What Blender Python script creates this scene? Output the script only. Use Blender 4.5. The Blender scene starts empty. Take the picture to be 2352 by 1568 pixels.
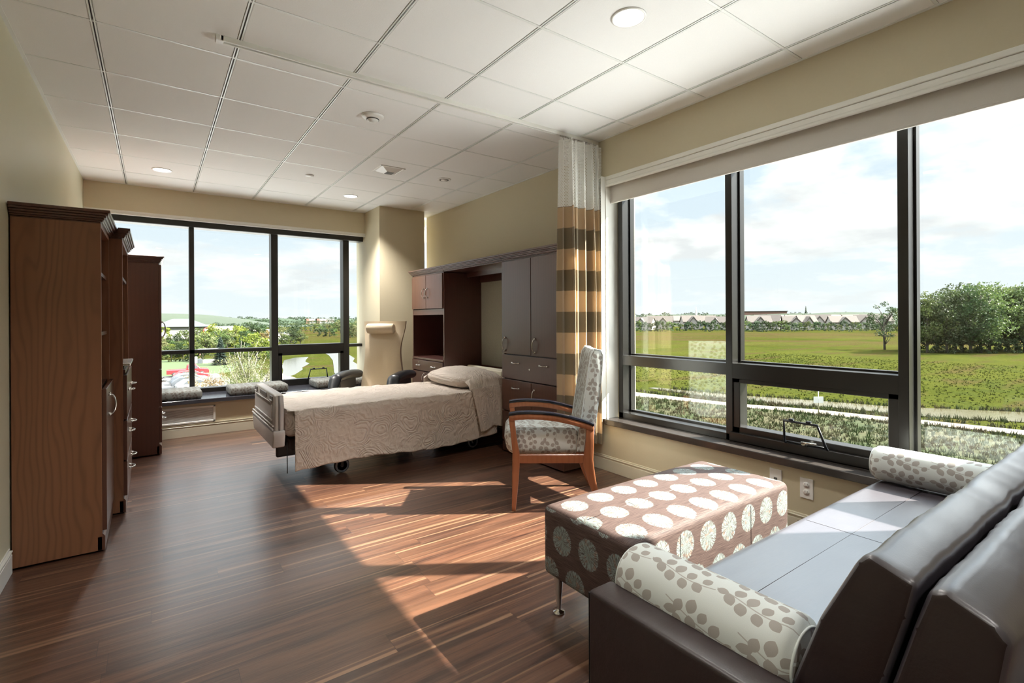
import bpy, bmesh, math, random
from mathutils import Vector, Matrix, noise as mnoise
R = math.radians
PI = math.pi
C = bpy.context.scene.collection
S = bpy.context.scene
random.seed(7)

# ------------------------------------------------------------------ camera
CAM_Z = 1.25
YAW, ROLL, FPX = 0.6219, 0.0052, 1146.93
cd = bpy.data.cameras.new('camera'); cam = bpy.data.objects.new('camera', cd); C.objects.link(cam)
cd.sensor_width = 36.0; cd.lens = FPX / 2352 * 36.0
cd.shift_y = -(784 - 731.13) / 2352
cd.clip_start = 0.05; cd.clip_end = 6000
cam.matrix_world = (Matrix.Translation((0, 0, CAM_Z)) @ Matrix.Rotation(-YAW, 4, 'Z')
                    @ Matrix.Rotation(R(90), 4, 'X') @ Matrix.Rotation(-ROLL, 4, 'Z'))
S.camera = cam

# ------------------------------------------------------------------ exposure / render look
S.view_settings.view_transform = 'Standard'
S.view_settings.look = 'None'
S.view_settings.gamma = 1.0
S.view_settings.exposure = 0.72
S.view_settings.use_curve_mapping = False
cy = S.cycles
cy.max_bounces = 9; cy.diffuse_bounces = 6; cy.glossy_bounces = 4; cy.transmission_bounces = 4
cy.transparent_max_bounces = 10
cy.caustics_reflective = False; cy.caustics_refractive = False
cy.use_adaptive_sampling = True; cy.adaptive_threshold = 0.04
cy.use_denoising = True
cy.sample_clamp_indirect = 6.0
cy.time_limit = 900

# ------------------------------------------------------------------ sun
sv = Vector((1.0, -0.65, 0.807 * 1.193)).normalized()
sd = bpy.data.lights.new('sun', 'SUN'); sd.energy = 23.0; sd.angle = R(0.55); sd.color = (1.0, 0.93, 0.83)
so = bpy.data.objects.new('sun', sd); C.objects.link(so)
so.rotation_euler = sv.to_track_quat('Z', 'Y').to_euler(); so.location = (12, -8, 12)

# ------------------------------------------------------------------ sky: white hazy horizon, broken cumulus, brighter overhead
SKY_LOW, SKY_HIGH, SKY_GLOW = 0.76, 5.6, 5.0
w = bpy.data.worlds.new('sky'); S.world = w; w.use_nodes = True
nt = w.node_tree; nt.nodes.clear()
def N(t, **k):
    n = nt.nodes.new(t)
    for a, b in k.items(): setattr(n, a, b)
    return n
def WM(op, a, b=None, c=None, clamp=False):
    n = N('ShaderNodeMath', operation=op); n.use_clamp = clamp
    for i, v in enumerate((a, b, c)):
        if v is None: continue
        if isinstance(v, (int, float)): n.inputs[i].default_value = v
        else: nt.links.new(v, n.inputs[i])
    return n.outputs[0]
def WMIX(f, a, b):
    n = N('ShaderNodeMix', data_type='RGBA')
    for s, v in ((n.inputs[0], f), (n.inputs[6], a), (n.inputs[7], b)):
        if isinstance(v, (int, float)): s.default_value = v
        elif isinstance(v, tuple): s.default_value = (*v, 1)
        else: nt.links.new(v, s)
    return n.outputs[2]
tc = N('ShaderNodeTexCoord'); sep = N('ShaderNodeSeparateXYZ'); nt.links.new(tc.outputs['Generated'], sep.inputs[0])
zz = WM('MAXIMUM', sep.outputs[2], 0.0)
den = WM('ADD', zz, 0.20)
comb = N('ShaderNodeCombineXYZ')
nt.links.new(WM('DIVIDE', sep.outputs[0], den), comb.inputs[0]); nt.links.new(WM('DIVIDE', sep.outputs[1], den), comb.inputs[1])
comb.inputs[2].default_value = 2.7
n1 = N('ShaderNodeTexNoise'); n1.inputs['Scale'].default_value = 1.35; n1.inputs['Detail'].default_value = 7; n1.inputs['Roughness'].default_value = 0.55
nt.links.new(comb.outputs[0], n1.inputs['Vector'])
n2 = N('ShaderNodeTexNoise'); n2.inputs['Scale'].default_value = 2.4; n2.inputs['Detail'].default_value = 5
mp = N('ShaderNodeMapping'); mp.inputs['Location'].default_value = (3.1, 1.7, 0.9); nt.links.new(comb.outputs[0], mp.inputs[0]); nt.links.new(mp.outputs[0], n2.inputs['Vector'])
cl = N('ShaderNodeMapRange'); cl.inputs[1].default_value = 0.45; cl.inputs[2].default_value = 0.535; nt.links.new(n1.outputs[0], cl.inputs[0])
sh = N('ShaderNodeMapRange'); sh.inputs[1].default_value = 0.46; sh.inputs[2].default_value = 0.64; nt.links.new(n2.outputs[0], sh.inputs[0])
blue = WMIX(WM('MULTIPLY', zz, 2.6, clamp=True), (0.80, 0.87, 0.91), (0.60, 0.74, 0.88))
cloud = WMIX(sh.outputs[0], (1.04, 1.04, 1.03), (0.78, 0.79, 0.81))
sky = WMIX(cl.outputs[0], blue, cloud)
haze = N('ShaderNodeMapRange'); haze.inputs[1].default_value = 0.0; haze.inputs[2].default_value = 0.14; haze.inputs[3].default_value = 0.75; haze.inputs[4].default_value = 0.0
nt.links.new(zz, haze.inputs[0])
sky = WMIX(haze.outputs[0], sky, (0.84, 0.89, 0.92))
hi = N('ShaderNodeMapRange'); hi.interpolation_type = 'SMOOTHSTEP'
hi.inputs[1].default_value = 0.36; hi.inputs[2].default_value = 0.62; hi.inputs[3].default_value = SKY_LOW; hi.inputs[4].default_value = SKY_HIGH
nt.links.new(zz, hi.inputs[0])
dot = N('ShaderNodeVectorMath', operation='DOT_PRODUCT'); nt.links.new(tc.outputs['Generated'], dot.inputs[0]); dot.inputs[1].default_value = sv
glow = WM('MULTIPLY', WM('POWER', WM('MAXIMUM', dot.outputs['Value'], 0.0), 14.0), SKY_GLOW)
bg = N('ShaderNodeBackground'); nt.links.new(sky, bg.inputs[0]); nt.links.new(WM('ADD', hi.outputs[0], glow), bg.inputs[1])
nt.links.new(bg.outputs[0], N('ShaderNodeOutputWorld').inputs[0])

# ================================================================== materials
MATS = {}
class MB:
    """tiny node-graph helper"""
    def __init__(s, name):
        s.m = bpy.data.materials.new(name); s.m.use_nodes = True; s.t = s.m.node_tree
        s.b = s.t.nodes['Principled BSDF']; s.out = s.t.nodes['Material Output']
        MATS[name] = s.m
    def n(s, t, **k):
        n = s.t.nodes.new(t)
        for a, b in k.items(): setattr(n, a, b)
        return n
    def set(s, sock, v):
        if hasattr(v, 'is_output'): s.t.links.new(v, sock)
        elif isinstance(v, tuple) and len(v) == 3 and len(getattr(sock, 'default_value', (0,) * 3)) == 4: sock.default_value = (*v, 1)
        else: sock.default_value = v
    def math(s, op, a, b=None, c=None, clamp=False):
        n = s.n('ShaderNodeMath', operation=op); n.use_clamp = clamp
        for i, v in enumerate((a, b, c)):
            if v is not None: s.set(n.inputs[i], v)
        return n.outputs[0]
    def mix(s, f, a, b, mode='MIX'):
        n = s.n('ShaderNodeMix', data_type='RGBA', blend_type=mode)
        s.set(n.inputs[0], f); s.set(n.inputs[6], a); s.set(n.inputs[7], b)
        return n.outputs[2]
    def rng(s, v, a, b, c=0.0, d=1.0):
        n = s.n('ShaderNodeMapRange'); s.set(n.inputs[0], v)
        for i, x in enumerate((a, b, c, d)): n.inputs[i + 1].default_value = x
        return n.outputs[0]
    def coord(s, which='Object', scale=(1, 1, 1), loc=(0, 0, 0), rot=(0, 0, 0)):
        t = s.n('ShaderNodeTexCoord'); m = s.n('ShaderNodeMapping')
        m.inputs['Scale'].default_value = scale; m.inputs['Location'].default_value = loc; m.inputs['Rotation'].default_value = rot
        s.t.links.new(t.outputs[which], m.inputs[0]); return m.outputs[0]
    def world(s, scale=(1, 1, 1)):
        g = s.n('ShaderNodeNewGeometry'); m = s.n('ShaderNodeMapping'); m.inputs['Scale'].default_value = scale
        s.t.links.new(g.outputs['Position'], m.inputs[0]); return m.outputs[0]
    def noise(s, v, sc=5, det=3, rough=0.5, dist=0.0, out=0):
        n = s.n('ShaderNodeTexNoise'); s.set(n.inputs['Vector'], v)
        n.inputs['Scale'].default_value = sc; n.inputs['Detail'].default_value = det
        n.inputs['Roughness'].default_value = rough; n.inputs['Distortion'].default_value = dist
        return n.outputs[out]
    def xyz(s, v):
        n = s.n('ShaderNodeSeparateXYZ'); s.t.links.new(v, n.inputs[0]); return n.outputs
    def vec(s, x=0.0, y=0.0, z=0.0):
        n = s.n('ShaderNodeCombineXYZ')
        for i, v in enumerate((x, y, z)): s.set(n.inputs[i], v)
        return n.outputs[0]
    def bump(s, h, strength=0.3, dist=0.01):
        n = s.n('ShaderNodeBump'); n.inputs['Strength'].default_value = strength; n.inputs['Distance'].default_value = dist
        s.set(n.inputs['Height'], h); s.t.links.new(n.outputs[0], s.b.inputs['Normal'])
    def base(s, col=None, rough=None, metal=None, spec=None, coat=None):
        if col is not None: s.set(s.b.inputs['Base Color'], col)
        if rough is not None: s.set(s.b.inputs['Roughness'], rough)
        if metal is not None: s.set(s.b.inputs['Metallic'], metal)
        if spec is not None: s.set(s.b.inputs['Specular IOR Level'], spec)
        if coat is not None: s.b.inputs['Coat Weight'].default_value = coat; s.b.inputs['Coat Roughness'].default_value = 0.18
        return s

def plain(name, col, rough=0.5, metal=0.0, spec=0.5, nsc=0, amt=0.08, bump=0.0, coat=None):
    b = MB(name)
    c = col
    if nsc:
        f = b.noise(b.coord(), nsc, 4)
        c = b.mix(f, tuple(x * (1 - amt) for x in col), tuple(min(1, x * (1 + amt)) for x in col))
        if bump: b.bump(f, bump, 0.004)
    b.base(c, rough, metal, spec, coat); return b.m

plain('wall_paint', (0.58, 0.515, 0.365), 0.55, nsc=60, amt=0.02, bump=0.05)
plain('wall_paint_left', (0.68, 0.655, 0.49), 0.42, nsc=60, amt=0.02, bump=0.05)
plain('white_paint', (0.80, 0.79, 0.74), 0.4)
plain('base_paint', (0.66, 0.62, 0.49), 0.35)
plain('ceiling_tile_white', (0.88, 0.88, 0.87), 0.9, nsc=220, amt=0.03, bump=0.15)
plain('grid_white', (0.80, 0.82, 0.80), 0.35)
plain('grid_shadow', (0.10, 0.10, 0.10), 0.8)
plain('fixture_white', (0.86, 0.86, 0.84), 0.4)
plain('fixture_dark', (0.12, 0.12, 0.12), 0.6)
plain('bronze_frame', (0.009, 0.008, 0.007), 0.30, spec=0.55)
plain('bench_stone', (0.045, 0.045, 0.055), 0.16, nsc=80, amt=0.2)
plain('sill_stone', (0.042, 0.036, 0.033), 0.20, nsc=80, amt=0.15)
plain('shade_fabric', (0.64, 0.61, 0.57), 0.8, nsc=300, amt=0.04)
plain('nickel', (0.62, 0.60, 0.56), 0.22, metal=1.0)
plain('chrome', (0.80, 0.80, 0.80), 0.09, metal=1.0)
plain('black_plastic', (0.012, 0.014, 0.018), 0.33)
plain('black_rubber', (0.02, 0.02, 0.02), 0.7)
plain('bed_grey', (0.56, 0.52, 0.495), 0.34, nsc=400, amt=0.05)
plain('bed_grey_dark', (0.22, 0.20, 0.195), 0.4)
plain('bed_cream', (0.72, 0.68, 0.56), 0.35)
plain('bed_metal', (0.035, 0.026, 0.022), 0.45)
plain('caster_blue', (0.30, 0.35, 0.45), 0.25)
plain('recliner_vinyl', (0.60, 0.50, 0.36), 0.38, nsc=90, amt=0.04, bump=0.1)
plain('fabric_panel', (0.42, 0.41, 0.33), 0.9, nsc=160, amt=0.25, bump=0.4)
plain('armcap_black', (0.008, 0.009, 0.016), 0.12, coat=0.6)
plain('outlet_white', (0.85, 0.84, 0.82), 0.3)
plain('cabinet_dark_gap', (0.012, 0.008, 0.006), 0.8)
plain('grille_metal', (0.62, 0.62, 0.60), 0.45)
plain('phone_grey', (0.35, 0.36, 0.37), 0.3)
plain('screen_green', (0.45, 0.52, 0.42), 0.2)
plain('orange_wood', (0.30, 0.13, 0.055), 0.4, nsc=12, amt=0.2)

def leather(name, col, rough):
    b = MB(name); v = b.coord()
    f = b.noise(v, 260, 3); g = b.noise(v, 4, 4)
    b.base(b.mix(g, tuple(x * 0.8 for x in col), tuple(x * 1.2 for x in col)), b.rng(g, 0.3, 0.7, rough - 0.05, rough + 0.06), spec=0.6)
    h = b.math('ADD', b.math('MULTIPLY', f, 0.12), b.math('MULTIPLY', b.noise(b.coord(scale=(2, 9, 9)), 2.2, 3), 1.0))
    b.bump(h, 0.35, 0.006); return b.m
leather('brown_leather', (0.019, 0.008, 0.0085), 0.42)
leather('leather_sky_sheen', (0.050, 0.042, 0.054), 0.38)  # same sofa leather, with the lavender sky reflection put into its colour
for k_ in ('brown_leather', 'leather_sky_sheen'):
    q_ = MATS[k_].node_tree.nodes['Principled BSDF']; q_.inputs['Coat Weight'].default_value = 1.0 if k_ == 'leather_sky_sheen' else 0.08; q_.inputs['Coat Roughness'].default_value = 0.40; q_.inputs['Coat IOR'].default_value = 1.75 if k_ == 'leather_sky_sheen' else 1.5

# ---- cherry panels, grain runs along Z (vertical)
def cherry(name, c0, c1, c2, rough=0.3, seed=0.0, cath=1.0, coat=0.3):
    b = MB(name); v = b.coord(loc=(seed, seed * 2, seed * 3))
    x = b.xyz(v)
    s = b.math('ADD', x[0], b.math('MULTIPLY', x[1], 1.0))
    warp = b.noise(b.vec(b.math('MULTIPLY', s, 2.2), b.math('MULTIPLY', x[2], 0.50), seed), 1.5, 3, 0.45)
    fine = b.noise(b.vec(b.math('MULTIPLY', s, 46.0), b.math('MULTIPLY', x[2], 1.6), seed), 1.0, 3, 0.6)
    ring = b.math('SINE', b.math('ADD', b.math('MULTIPLY', warp, 85.0 * cath), b.math('MULTIPLY', s, 190.0)))
    ring = b.math('POWER', b.math('MULTIPLY_ADD', ring, 0.5, 0.5), 3.0)
    big = b.noise(b.vec(b.math('MULTIPLY', s, 6.0), b.math('MULTIPLY', x[2], 0.5), 0.0), 1.0, 2)
    c = b.mix(big, c0, c1)
    c = b.mix(b.rng(fine, 0.35, 0.7), c, tuple(0.82 * q for q in c1))
    c = b.mix(b.math('MULTIPLY', ring, b.rng(big, 0.3, 0.7, 0.10, 0.42)), c, c2)
    b.base(c, b.rng(fine, 0.3, 0.7, rough, rough + 0.08), spec=0.5, coat=coat)
    b.bump(fine, 0.06, 0.002); return b.m
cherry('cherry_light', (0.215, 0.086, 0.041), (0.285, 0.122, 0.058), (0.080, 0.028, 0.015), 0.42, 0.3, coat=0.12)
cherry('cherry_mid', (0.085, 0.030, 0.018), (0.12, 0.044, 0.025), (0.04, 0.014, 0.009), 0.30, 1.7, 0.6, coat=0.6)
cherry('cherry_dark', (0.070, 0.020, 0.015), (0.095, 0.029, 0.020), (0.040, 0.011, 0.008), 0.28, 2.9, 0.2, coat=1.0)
q_ = MATS['cherry_dark'].node_tree.nodes['Principled BSDF']; q_.inputs['Coat IOR'].default_value = 1.62; q_.inputs['Coat Roughness'].default_value = 0.34
cherry('chair_wood', (0.28, 0.095, 0.040), (0.34, 0.125, 0.055), (0.19, 0.055, 0.022), 0.28, 5.1, 0.25)

# ---- plank floor
b = MB('walnut_planks'); v = b.world(); x = b.xyz(v)
PW, PL = 0.127, 1.22
row = b.math('FLOOR', b.math('DIVIDE', x[1], PW))
wn = b.n('ShaderNodeTexWhiteNoise', noise_dimensions='1D'); b.set(wn.inputs['W'], row)
xo = b.math('ADD', b.math('DIVIDE', x[0], PL), b.math('MULTIPLY', wn.outputs[0], 5.0))
col = b.math('FLOOR', xo)
wn2 = b.n('ShaderNodeTexWhiteNoise', noise_dimensions='2D'); b.set(wn2.inputs['Vector'], b.vec(row, col, 0.0))
rnd = wn2.outputs[0]; rc = b.n('ShaderNodeSeparateColor'); b.set(rc.inputs[0], wn2.outputs[1])
off = b.math('MULTIPLY', rnd, 37.0)
gv = b.vec(b.math('ADD', b.math('MULTIPLY', x[0], 0.9), off), b.math('MULTIPLY', x[1], 13.0), off)
g1 = b.noise(gv, 1.5, 5, 0.62, 0.35)
gv2 = b.vec(b.math('ADD', b.math('MULTIPLY', x[0], 2.2), off), b.math('MULTIPLY', x[1], 60.0), off)
g2 = b.noise(gv2, 1.6, 3, 0.6)
streak = b.noise(b.vec(b.math('ADD', b.math('MULTIPLY', x[0], 0.35), off), b.math('MULTIPLY', x[1], 30.0), off), 1.3, 2, 0.4)
cc = b.mix(b.rng(g1, 0.38, 0.62), (0.048, 0.020, 0.014), (0.235, 0.110, 0.062))
cc = b.mix(b.math('MULTIPLY', b.rng(g2, 0.45, 0.75), 0.5), cc, (0.035, 0.014, 0.010))
cc = b.mix(b.math('MULTIPLY', b.rng(streak, 0.585, 0.68), 0.85), cc, (0.60, 0.37, 0.21))
cc = b.mix(b.rng(rc.outputs[0], 0.0, 1.0, 0.0, 0.42), cc, (0.26, 0.13, 0.07))
cc = b.mix(b.rng(rc.outputs[1], 0.5, 1.0, 0.0, 0.42), cc, (0.05, 0.02, 0.015))
fy = b.math('FRACT', b.math('DIVIDE', x[1], PW)); fx = b.math('FRACT', xo)
gap = b.math('MAXIMUM', b.math('LESS_THAN', b.math('ABSOLUTE', b.math('SUBTRACT', fy, 0.5)), -1.0),
             b.math('MAXIMUM', b.math('GREATER_THAN', b.math('ABSOLUTE', b.math('SUBTRACT', fy, 0.5)), 0.492),
                    b.math('GREATER_THAN', b.math('ABSOLUTE', b.math('SUBTRACT', fx, 0.5)), 0.4990)))
cc = b.mix(b.math('MULTIPLY', gap, 0.6), cc, (0.025, 0.012, 0.008))
cc = b.mix(1.0, cc, (0.54, 0.50, 0.50), 'MULTIPLY')
b.base(cc, b.rng(g2, 0.3, 0.7, 0.32, 0.44), spec=0.8, coat=0.6); b.b.inputs['Coat Roughness'].default_value = 0.24; b.b.inputs['Coat IOR'].default_value = 1.75
b.bump(b.math('ADD', b.math('MULTIPLY', g2, 0.6), b.math('MULTIPLY', b.noise(b.world((1, 1, 1)), 60, 2), 0.7)), 0.22, 0.003)

# ---- repeating leafy sprig fabric in UV metres
def vesica(b, uv, cx, cy_, ang, L, W):
    t = b.n('ShaderNodeMapping', vector_type='TEXTURE')
    t.inputs['Location'].default_value = (cx, cy_, 0); t.inputs['Rotation'].default_value = (0, 0, ang)
    t.inputs['Scale'].default_value = (L, W, 1); b.t.links.new(uv, t.inputs[0])
    q = b.xyz(t.outputs[0])
    a = b.math('ABSOLUTE', q[0]); k = b.math('SUBTRACT', 1.0, b.math('POWER', a, 2.4), clamp=True)
    return b.math('LESS_THAN', b.math('ABSOLUTE', q[1]), k)
def leaf_fabric(name, bgc, leafc, tile=0.158, tilt=0.0):
    b = MB(name)
    uv = b.coord('UV', rot=(0, 0, tilt)); q = b.xyz(uv)
    u = b.math('DIVIDE', q[0], tile); v2 = b.math('DIVIDE', q[1], tile * 1.15)
    colu = b.math('FLOOR', u)
    v3 = b.math('ADD', v2, b.math('MULTIPLY', colu, 0.43))
    p = b.vec(b.math('FRACT', u), b.math('FRACT', v3), 0.0)
    L = [(0.30, .90, 1.3, .085, .05), (.20, .80, .3, .075, .055), (.41, .79, 2.6, .085, .055), (.14, .62, .2, .085, .06), (.36, .60, 2.8, .08, .062),
         (.22, .45, .5, .07, .05), (.45, .44, 2.3, .085, .06), (.30, .28, .6, .08, .055), (.52, .26, 2.5, .07, .05), (.42, .10, .6, .06, .045),
         (.72, .92, 1.4, .06, .045), (.80, .80, 2.5, .08, .055), (.63, .73, .4, .07, .055), (.87, .63, 2.7, .075, .06), (.68, .55, .3, .08, .055),
         (.90, .42, 2.6, .07, .055), (.72, .36, .5, .065, .05), (.86, .22, 2.3, .07, .055), (.70, .14, .7, .06, .045)]
    acc = None
    for (cx, cy_, an, l, w_) in L:
        e = vesica(b, p, cx, cy_, an, l * 1.25, w_ * 1.25)
        acc = e if acc is None else b.math('MAXIMUM', acc, e)
    px = b.xyz(p)
    st = None
    for (x0, k) in ((0.26, 0.22), (0.76, 0.0)):
        cur = b.math('ADD', x0, b.math('MULTIPLY', b.math('SINE', b.math('MULTIPLY', px[1], 3.6 if k else 5.0)), 0.05))
        if k: cur = b.math('ADD', cur, b.math('MULTIPLY', b.math('SUBTRACT', 0.6, px[1]), k))
        l = b.math('LESS_THAN', b.math('ABSOLUTE', b.math('SUBTRACT', px[0], cur)), 0.009)
        st = l if st is None else b.math('MAXIMUM', st, l)
    m = b.math('MAXIMUM', acc, b.math('MULTIPLY', st, 0.8))
    wv = b.noise(b.coord('UV', scale=(1, 1, 1)), 900, 1)
    c = b.mix(b.math('MULTIPLY', m, 0.92), bgc, b.mix(b.noise(p, 3.0, 1), leafc, tuple(1.15 * t for t in leafc)))
    c = b.mix(b.rng(wv, 0.3, 0.7, 0.0, 0.12), c, (0.2, 0.2, 0.19))
    b.base(c, 0.75, spec=0.25); b.bump(wv, 0.12, 0.001); return b.m
leaf_fabric('leaf_fabric', (0.66, 0.70, 0.68), (0.33, 0.30, 0.275))
leaf_fabric('cushion_fabric', (0.20, 0.205, 0.19), (0.10, 0.082, 0.066), 0.13)

# ---- dandelion medallion fabric
b = MB('medallion_fabric'); q = b.xyz(b.coord('UV'))
DU, DV = 0.150, 0.152
rowv = b.math('FLOOR', b.math('DIVIDE', q[1], DV))
us = b.math('ADD', b.math('DIVIDE', q[0], DU), b.math('MULTIPLY', b.math('MODULO', b.math('ABSOLUTE', rowv), 2.0), 0.5))
ix = b.math('FLOOR', us)
lx = b.math('MULTIPLY', b.math('SUBTRACT', b.math('FRACT', us), 0.5), DU)
ly = b.math('MULTIPLY', b.math('SUBTRACT', b.math('FRACT', b.math('DIVIDE', q[1], DV)), 0.5), DV)
r = b.math('SQRT', b.math('ADD', b.math('POWER', lx, 2.0), b.math('POWER', b.math('MULTIPLY', ly, 0.93), 2.0)))
th = b.math('ARCTAN2', ly, lx)
cellr = b.math('ADD', b.math('MULTIPLY', ix, 3.7), b.math('MULTIPLY', rowv, 7.3))
ray = b.noise(b.vec(b.math('MULTIPLY', b.math('COSINE', th), 9.0), b.math('MULTIPLY', b.math('SINE', th), 9.0), b.math('ADD', b.math('MULTIPLY', r, 24.0), cellr)), 2.2, 3, 0.7)
edge = b.noise(b.vec(b.math('MULTIPLY', b.math('COSINE', th), 12.0), b.math('MULTIPLY', b.math('SINE', th), 12.0), cellr), 2.0, 2)
inside = b.math('LESS_THAN', r, b.math('ADD', 0.0475, b.math('MULTIPLY', edge, 0.014)))
fil = b.math('MULTIPLY', inside, b.rng(ray, 0.45, 0.53, 0.05, 1.0))
strk = b.noise(b.vec(b.math('MULTIPLY', q[0], 14.0), b.math('MULTIPLY', q[1], 520.0), 0.0), 1.0, 2)
bgc = b.mix(b.rng(strk, 0.35, 0.7), (0.045, 0.027, 0.024), (0.115, 0.078, 0.067))
med = b.mix(b.rng(b.noise(b.coord('UV'), 40, 2), 0.55, 0.65), (0.235, 0.29, 0.275), (0.28, 0.21, 0.17))
b.base(b.mix(fil, bgc, med), 0.7, spec=0.25); b.bump(strk, 0.12, 0.001)

# ---- quilted matelasse bedspread
b = MB('matelasse'); v = b.coord('UV'); 
d = b.noise(v, 5.0, 2, out=1)
vm = b.n('ShaderNodeVectorMath', operation='MULTIPLY_ADD'); b.set(vm.inputs[0], d); vm.inputs[1].default_value = (0.16, 0.16, 0.0); b.set(vm.inputs[2], v)
vo = b.n('ShaderNodeTexVoronoi'); vo.inputs['Scale'].default_value = 5.2; b.set(vo.inputs['Vector'], vm.outputs[0])
rings = b.math('ABSOLUTE', b.math('SINE', b.math('MULTIPLY', vo.outputs['Distance'], 34.0)))
nmask = b.rng(b.noise(v, 6.0, 2), 0.42, 0.58, 0.1, 1.0); rings = b.math('MULTIPLY', rings, nmask)
vo2 = b.n('ShaderNodeTexVoronoi'); vo2.inputs['Scale'].default_value = 26.0; b.set(vo2.inputs['Vector'], vm.outputs[0])
h = b.math('ADD', b.math('MULTIPLY', rings, 0.45), b.math('MULTIPLY', vo2.outputs['Distance'], 0.75))
h = b.math('ADD', h, b.math('MULTIPLY', b.noise(v, 30, 3), 0.6))
b.base(b.mix(b.rng(h, 0.2, 1.4), (0.60, 0.515, 0.445), (0.67, 0.585, 0.51)), 0.6, spec=0.3)
b.b.inputs['Sheen Weight'].default_value = 0.25
b.bump(h, 0.95, 0.010)

# ---- curtain stripes (object Z in metres) and mesh heading
b = MB('curtain_stripe'); z = b.xyz(b.coord())[2]
f = b.math('FRACT', b.math('DIVIDE', b.math('ADD', z, -0.061), 0.33))
s = b.math('GREATER_THAN', f, 0.5)
c = b.mix(s, (0.60, 0.44, 0.27), (0.235, 0.185, 0.115))
b.base(c, 0.5, spec=0.4); b.b.inputs['Sheen Weight'].default_value = 0.3
tr = b.n('ShaderNodeBsdfTranslucent'); b.set(tr.inputs[0], c); mx = b.n('ShaderNodeMixShader'); mx.inputs[0].default_value = 0.22
b.t.links.new(b.b.outputs[0], mx.inputs[1]); b.t.links.new(tr.outputs[0], mx.inputs[2]); b.t.links.new(mx.outputs[0], b.out.inputs[0])
b = MB('curtain_mesh'); q = b.xyz(b.coord('UV'))
rw = b.math('FLOOR', b.math('DIVIDE', q[1], 0.0115))
fu = b.math('FRACT', b.math('ADD', b.math('DIVIDE', q[0], 0.0125), b.math('MULTIPLY', b.math('MODULO', rw, 2.0), 0.5)))
fv = b.math('FRACT', b.math('DIVIDE', q[1], 0.0115))
hole = b.math('LESS_THAN', b.math('ADD', b.math('POWER', b.math('MULTIPLY', b.math('SUBTRACT', fu, 0.5), 1.0), 2.0), b.math('POWER', b.math('MULTIPLY', b.math('SUBTRACT', fv, 0.5), 1.05), 2.0)), 0.085)
hole = b.math('MULTIPLY', hole, b.math('LESS_THAN', q[1], 0.52))
b.base((0.86, 0.86, 0.82), 0.6)
tr = b.n('ShaderNodeBsdfTransparent'); mx = b.n('ShaderNodeMixShader'); b.set(mx.inputs[0], hole)
b.t.links.new(b.b.outputs[0], mx.inputs[1]); b.t.links.new(tr.outputs[0], mx.inputs[2]); b.t.links.new(mx.outputs[0], b.out.inputs[0])

# ---- window glass
b = MB('window_glass'); tr = b.n('ShaderNodeBsdfTransparent'); tr.inputs[0].default_value = (0.95, 0.97, 0.96, 1)
gl = b.n('ShaderNodeBsdfGlossy'); gl.inputs['Roughness'].default_value = 0.02; gl.inputs[0].default_value = (1, 1, 1, 1)
ge = b.n('ShaderNodeNewGeometry'); dp = b.n('ShaderNodeVectorMath', operation='DOT_PRODUCT'); b.t.links.new(ge.outputs['Incoming'], dp.inputs[0]); b.t.links.new(ge.outputs['Normal'], dp.inputs[1])
fr = b.math('MULTIPLY_ADD', b.math('POWER', b.math('SUBTRACT', 1.0, b.math('ABSOLUTE', dp.outputs['Value']), clamp=True), 5.0), 0.90, 0.030)
mx = b.n('ShaderNodeMixShader'); b.t.links.new(fr, mx.inputs[0])
b.t.links.new(tr.outputs[0], mx.inputs[1]); b.t.links.new(gl.outputs[0], mx.inputs[2]); b.t.links.new(mx.outputs[0], b.out.inputs[0])

# ---- lamp lens
# downlight lens with the cut-off of a real downlight: strong straight down, mild sideways
for nm_, pw_ in (('lamp_lens', 280.0), ('lamp_lens_strong', 1000.0)):
    b = MB(nm_); b.b.inputs['Emission Color'].default_value = (1, 0.96, 0.90, 1)
    ge = b.n('ShaderNodeNewGeometry'); sx_ = b.xyz(ge.outputs['Incoming'])
    b.set(b.b.inputs['Emission Strength'], b.rng(b.math('ABSOLUTE', sx_[2]), 0.58, 0.82, 7.0, pw_))

# ---- louvred grille
b = MB('grille_slats'); q = b.xyz(b.coord()); f = b.math('FRACT', b.math('MULTIPLY', q[2], 90.0)); g = b.math('FRACT', b.math('MULTIPLY', q[0], 60.0))
b.base(b.mix(b.math('MAXIMUM', b.math('LESS_THAN', f, 0.45), b.math('LESS_THAN', g, 0.0)), (0.75, 0.75, 0.72), (0.25, 0.24, 0.22)), 0.5)

# ---- outdoors
def foliage(name, c0, c1, seed=0.0):
    b = MB(name); oi = b.n('ShaderNodeObjectInfo')
    f = b.noise(b.world(), 0.9, 2)
    c = b.mix(b.rng(f, 0.35, 0.65), c0, c1)
    hv = b.n('ShaderNodeHueSaturation'); b.set(hv.inputs['Color'], c)
    b.set(hv.inputs['Hue'], b.rng(oi.outputs['Random'], 0, 1, 0.47, 0.52)); b.set(hv.inputs['Value'], b.rng(oi.outputs['Random'], 0, 1, 0.8, 1.2))
    b.base(hv.outputs[0], 0.6, spec=0.2)
    t = b.n('ShaderNodeBsdfTranslucent'); b.set(t.inputs[0], hv.outputs[0]); m = b.n('ShaderNodeMixShader'); m.inputs[0].default_value = 0.35
    b.t.links.new(b.b.outputs[0], m.inputs[1]); b.t.links.new(t.outputs[0], m.inputs[2]); b.t.links.new(m.outputs[0], b.out.inputs[0]); return b.m
foliage('leaves_green', (0.045, 0.075, 0.020), (0.12, 0.16, 0.045))
foliage('leaves_dark', (0.025, 0.050, 0.018), (0.06, 0.095, 0.035))
foliage('leaves_lime', (0.13, 0.17, 0.02), (0.25, 0.29, 0.05))
foliage('leaves_pale', (0.10, 0.13, 0.045), (0.22, 0.23, 0.10))
foliage('leaves_orange', (0.17, 0.12, 0.045), (0.30, 0.21, 0.085))
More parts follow.
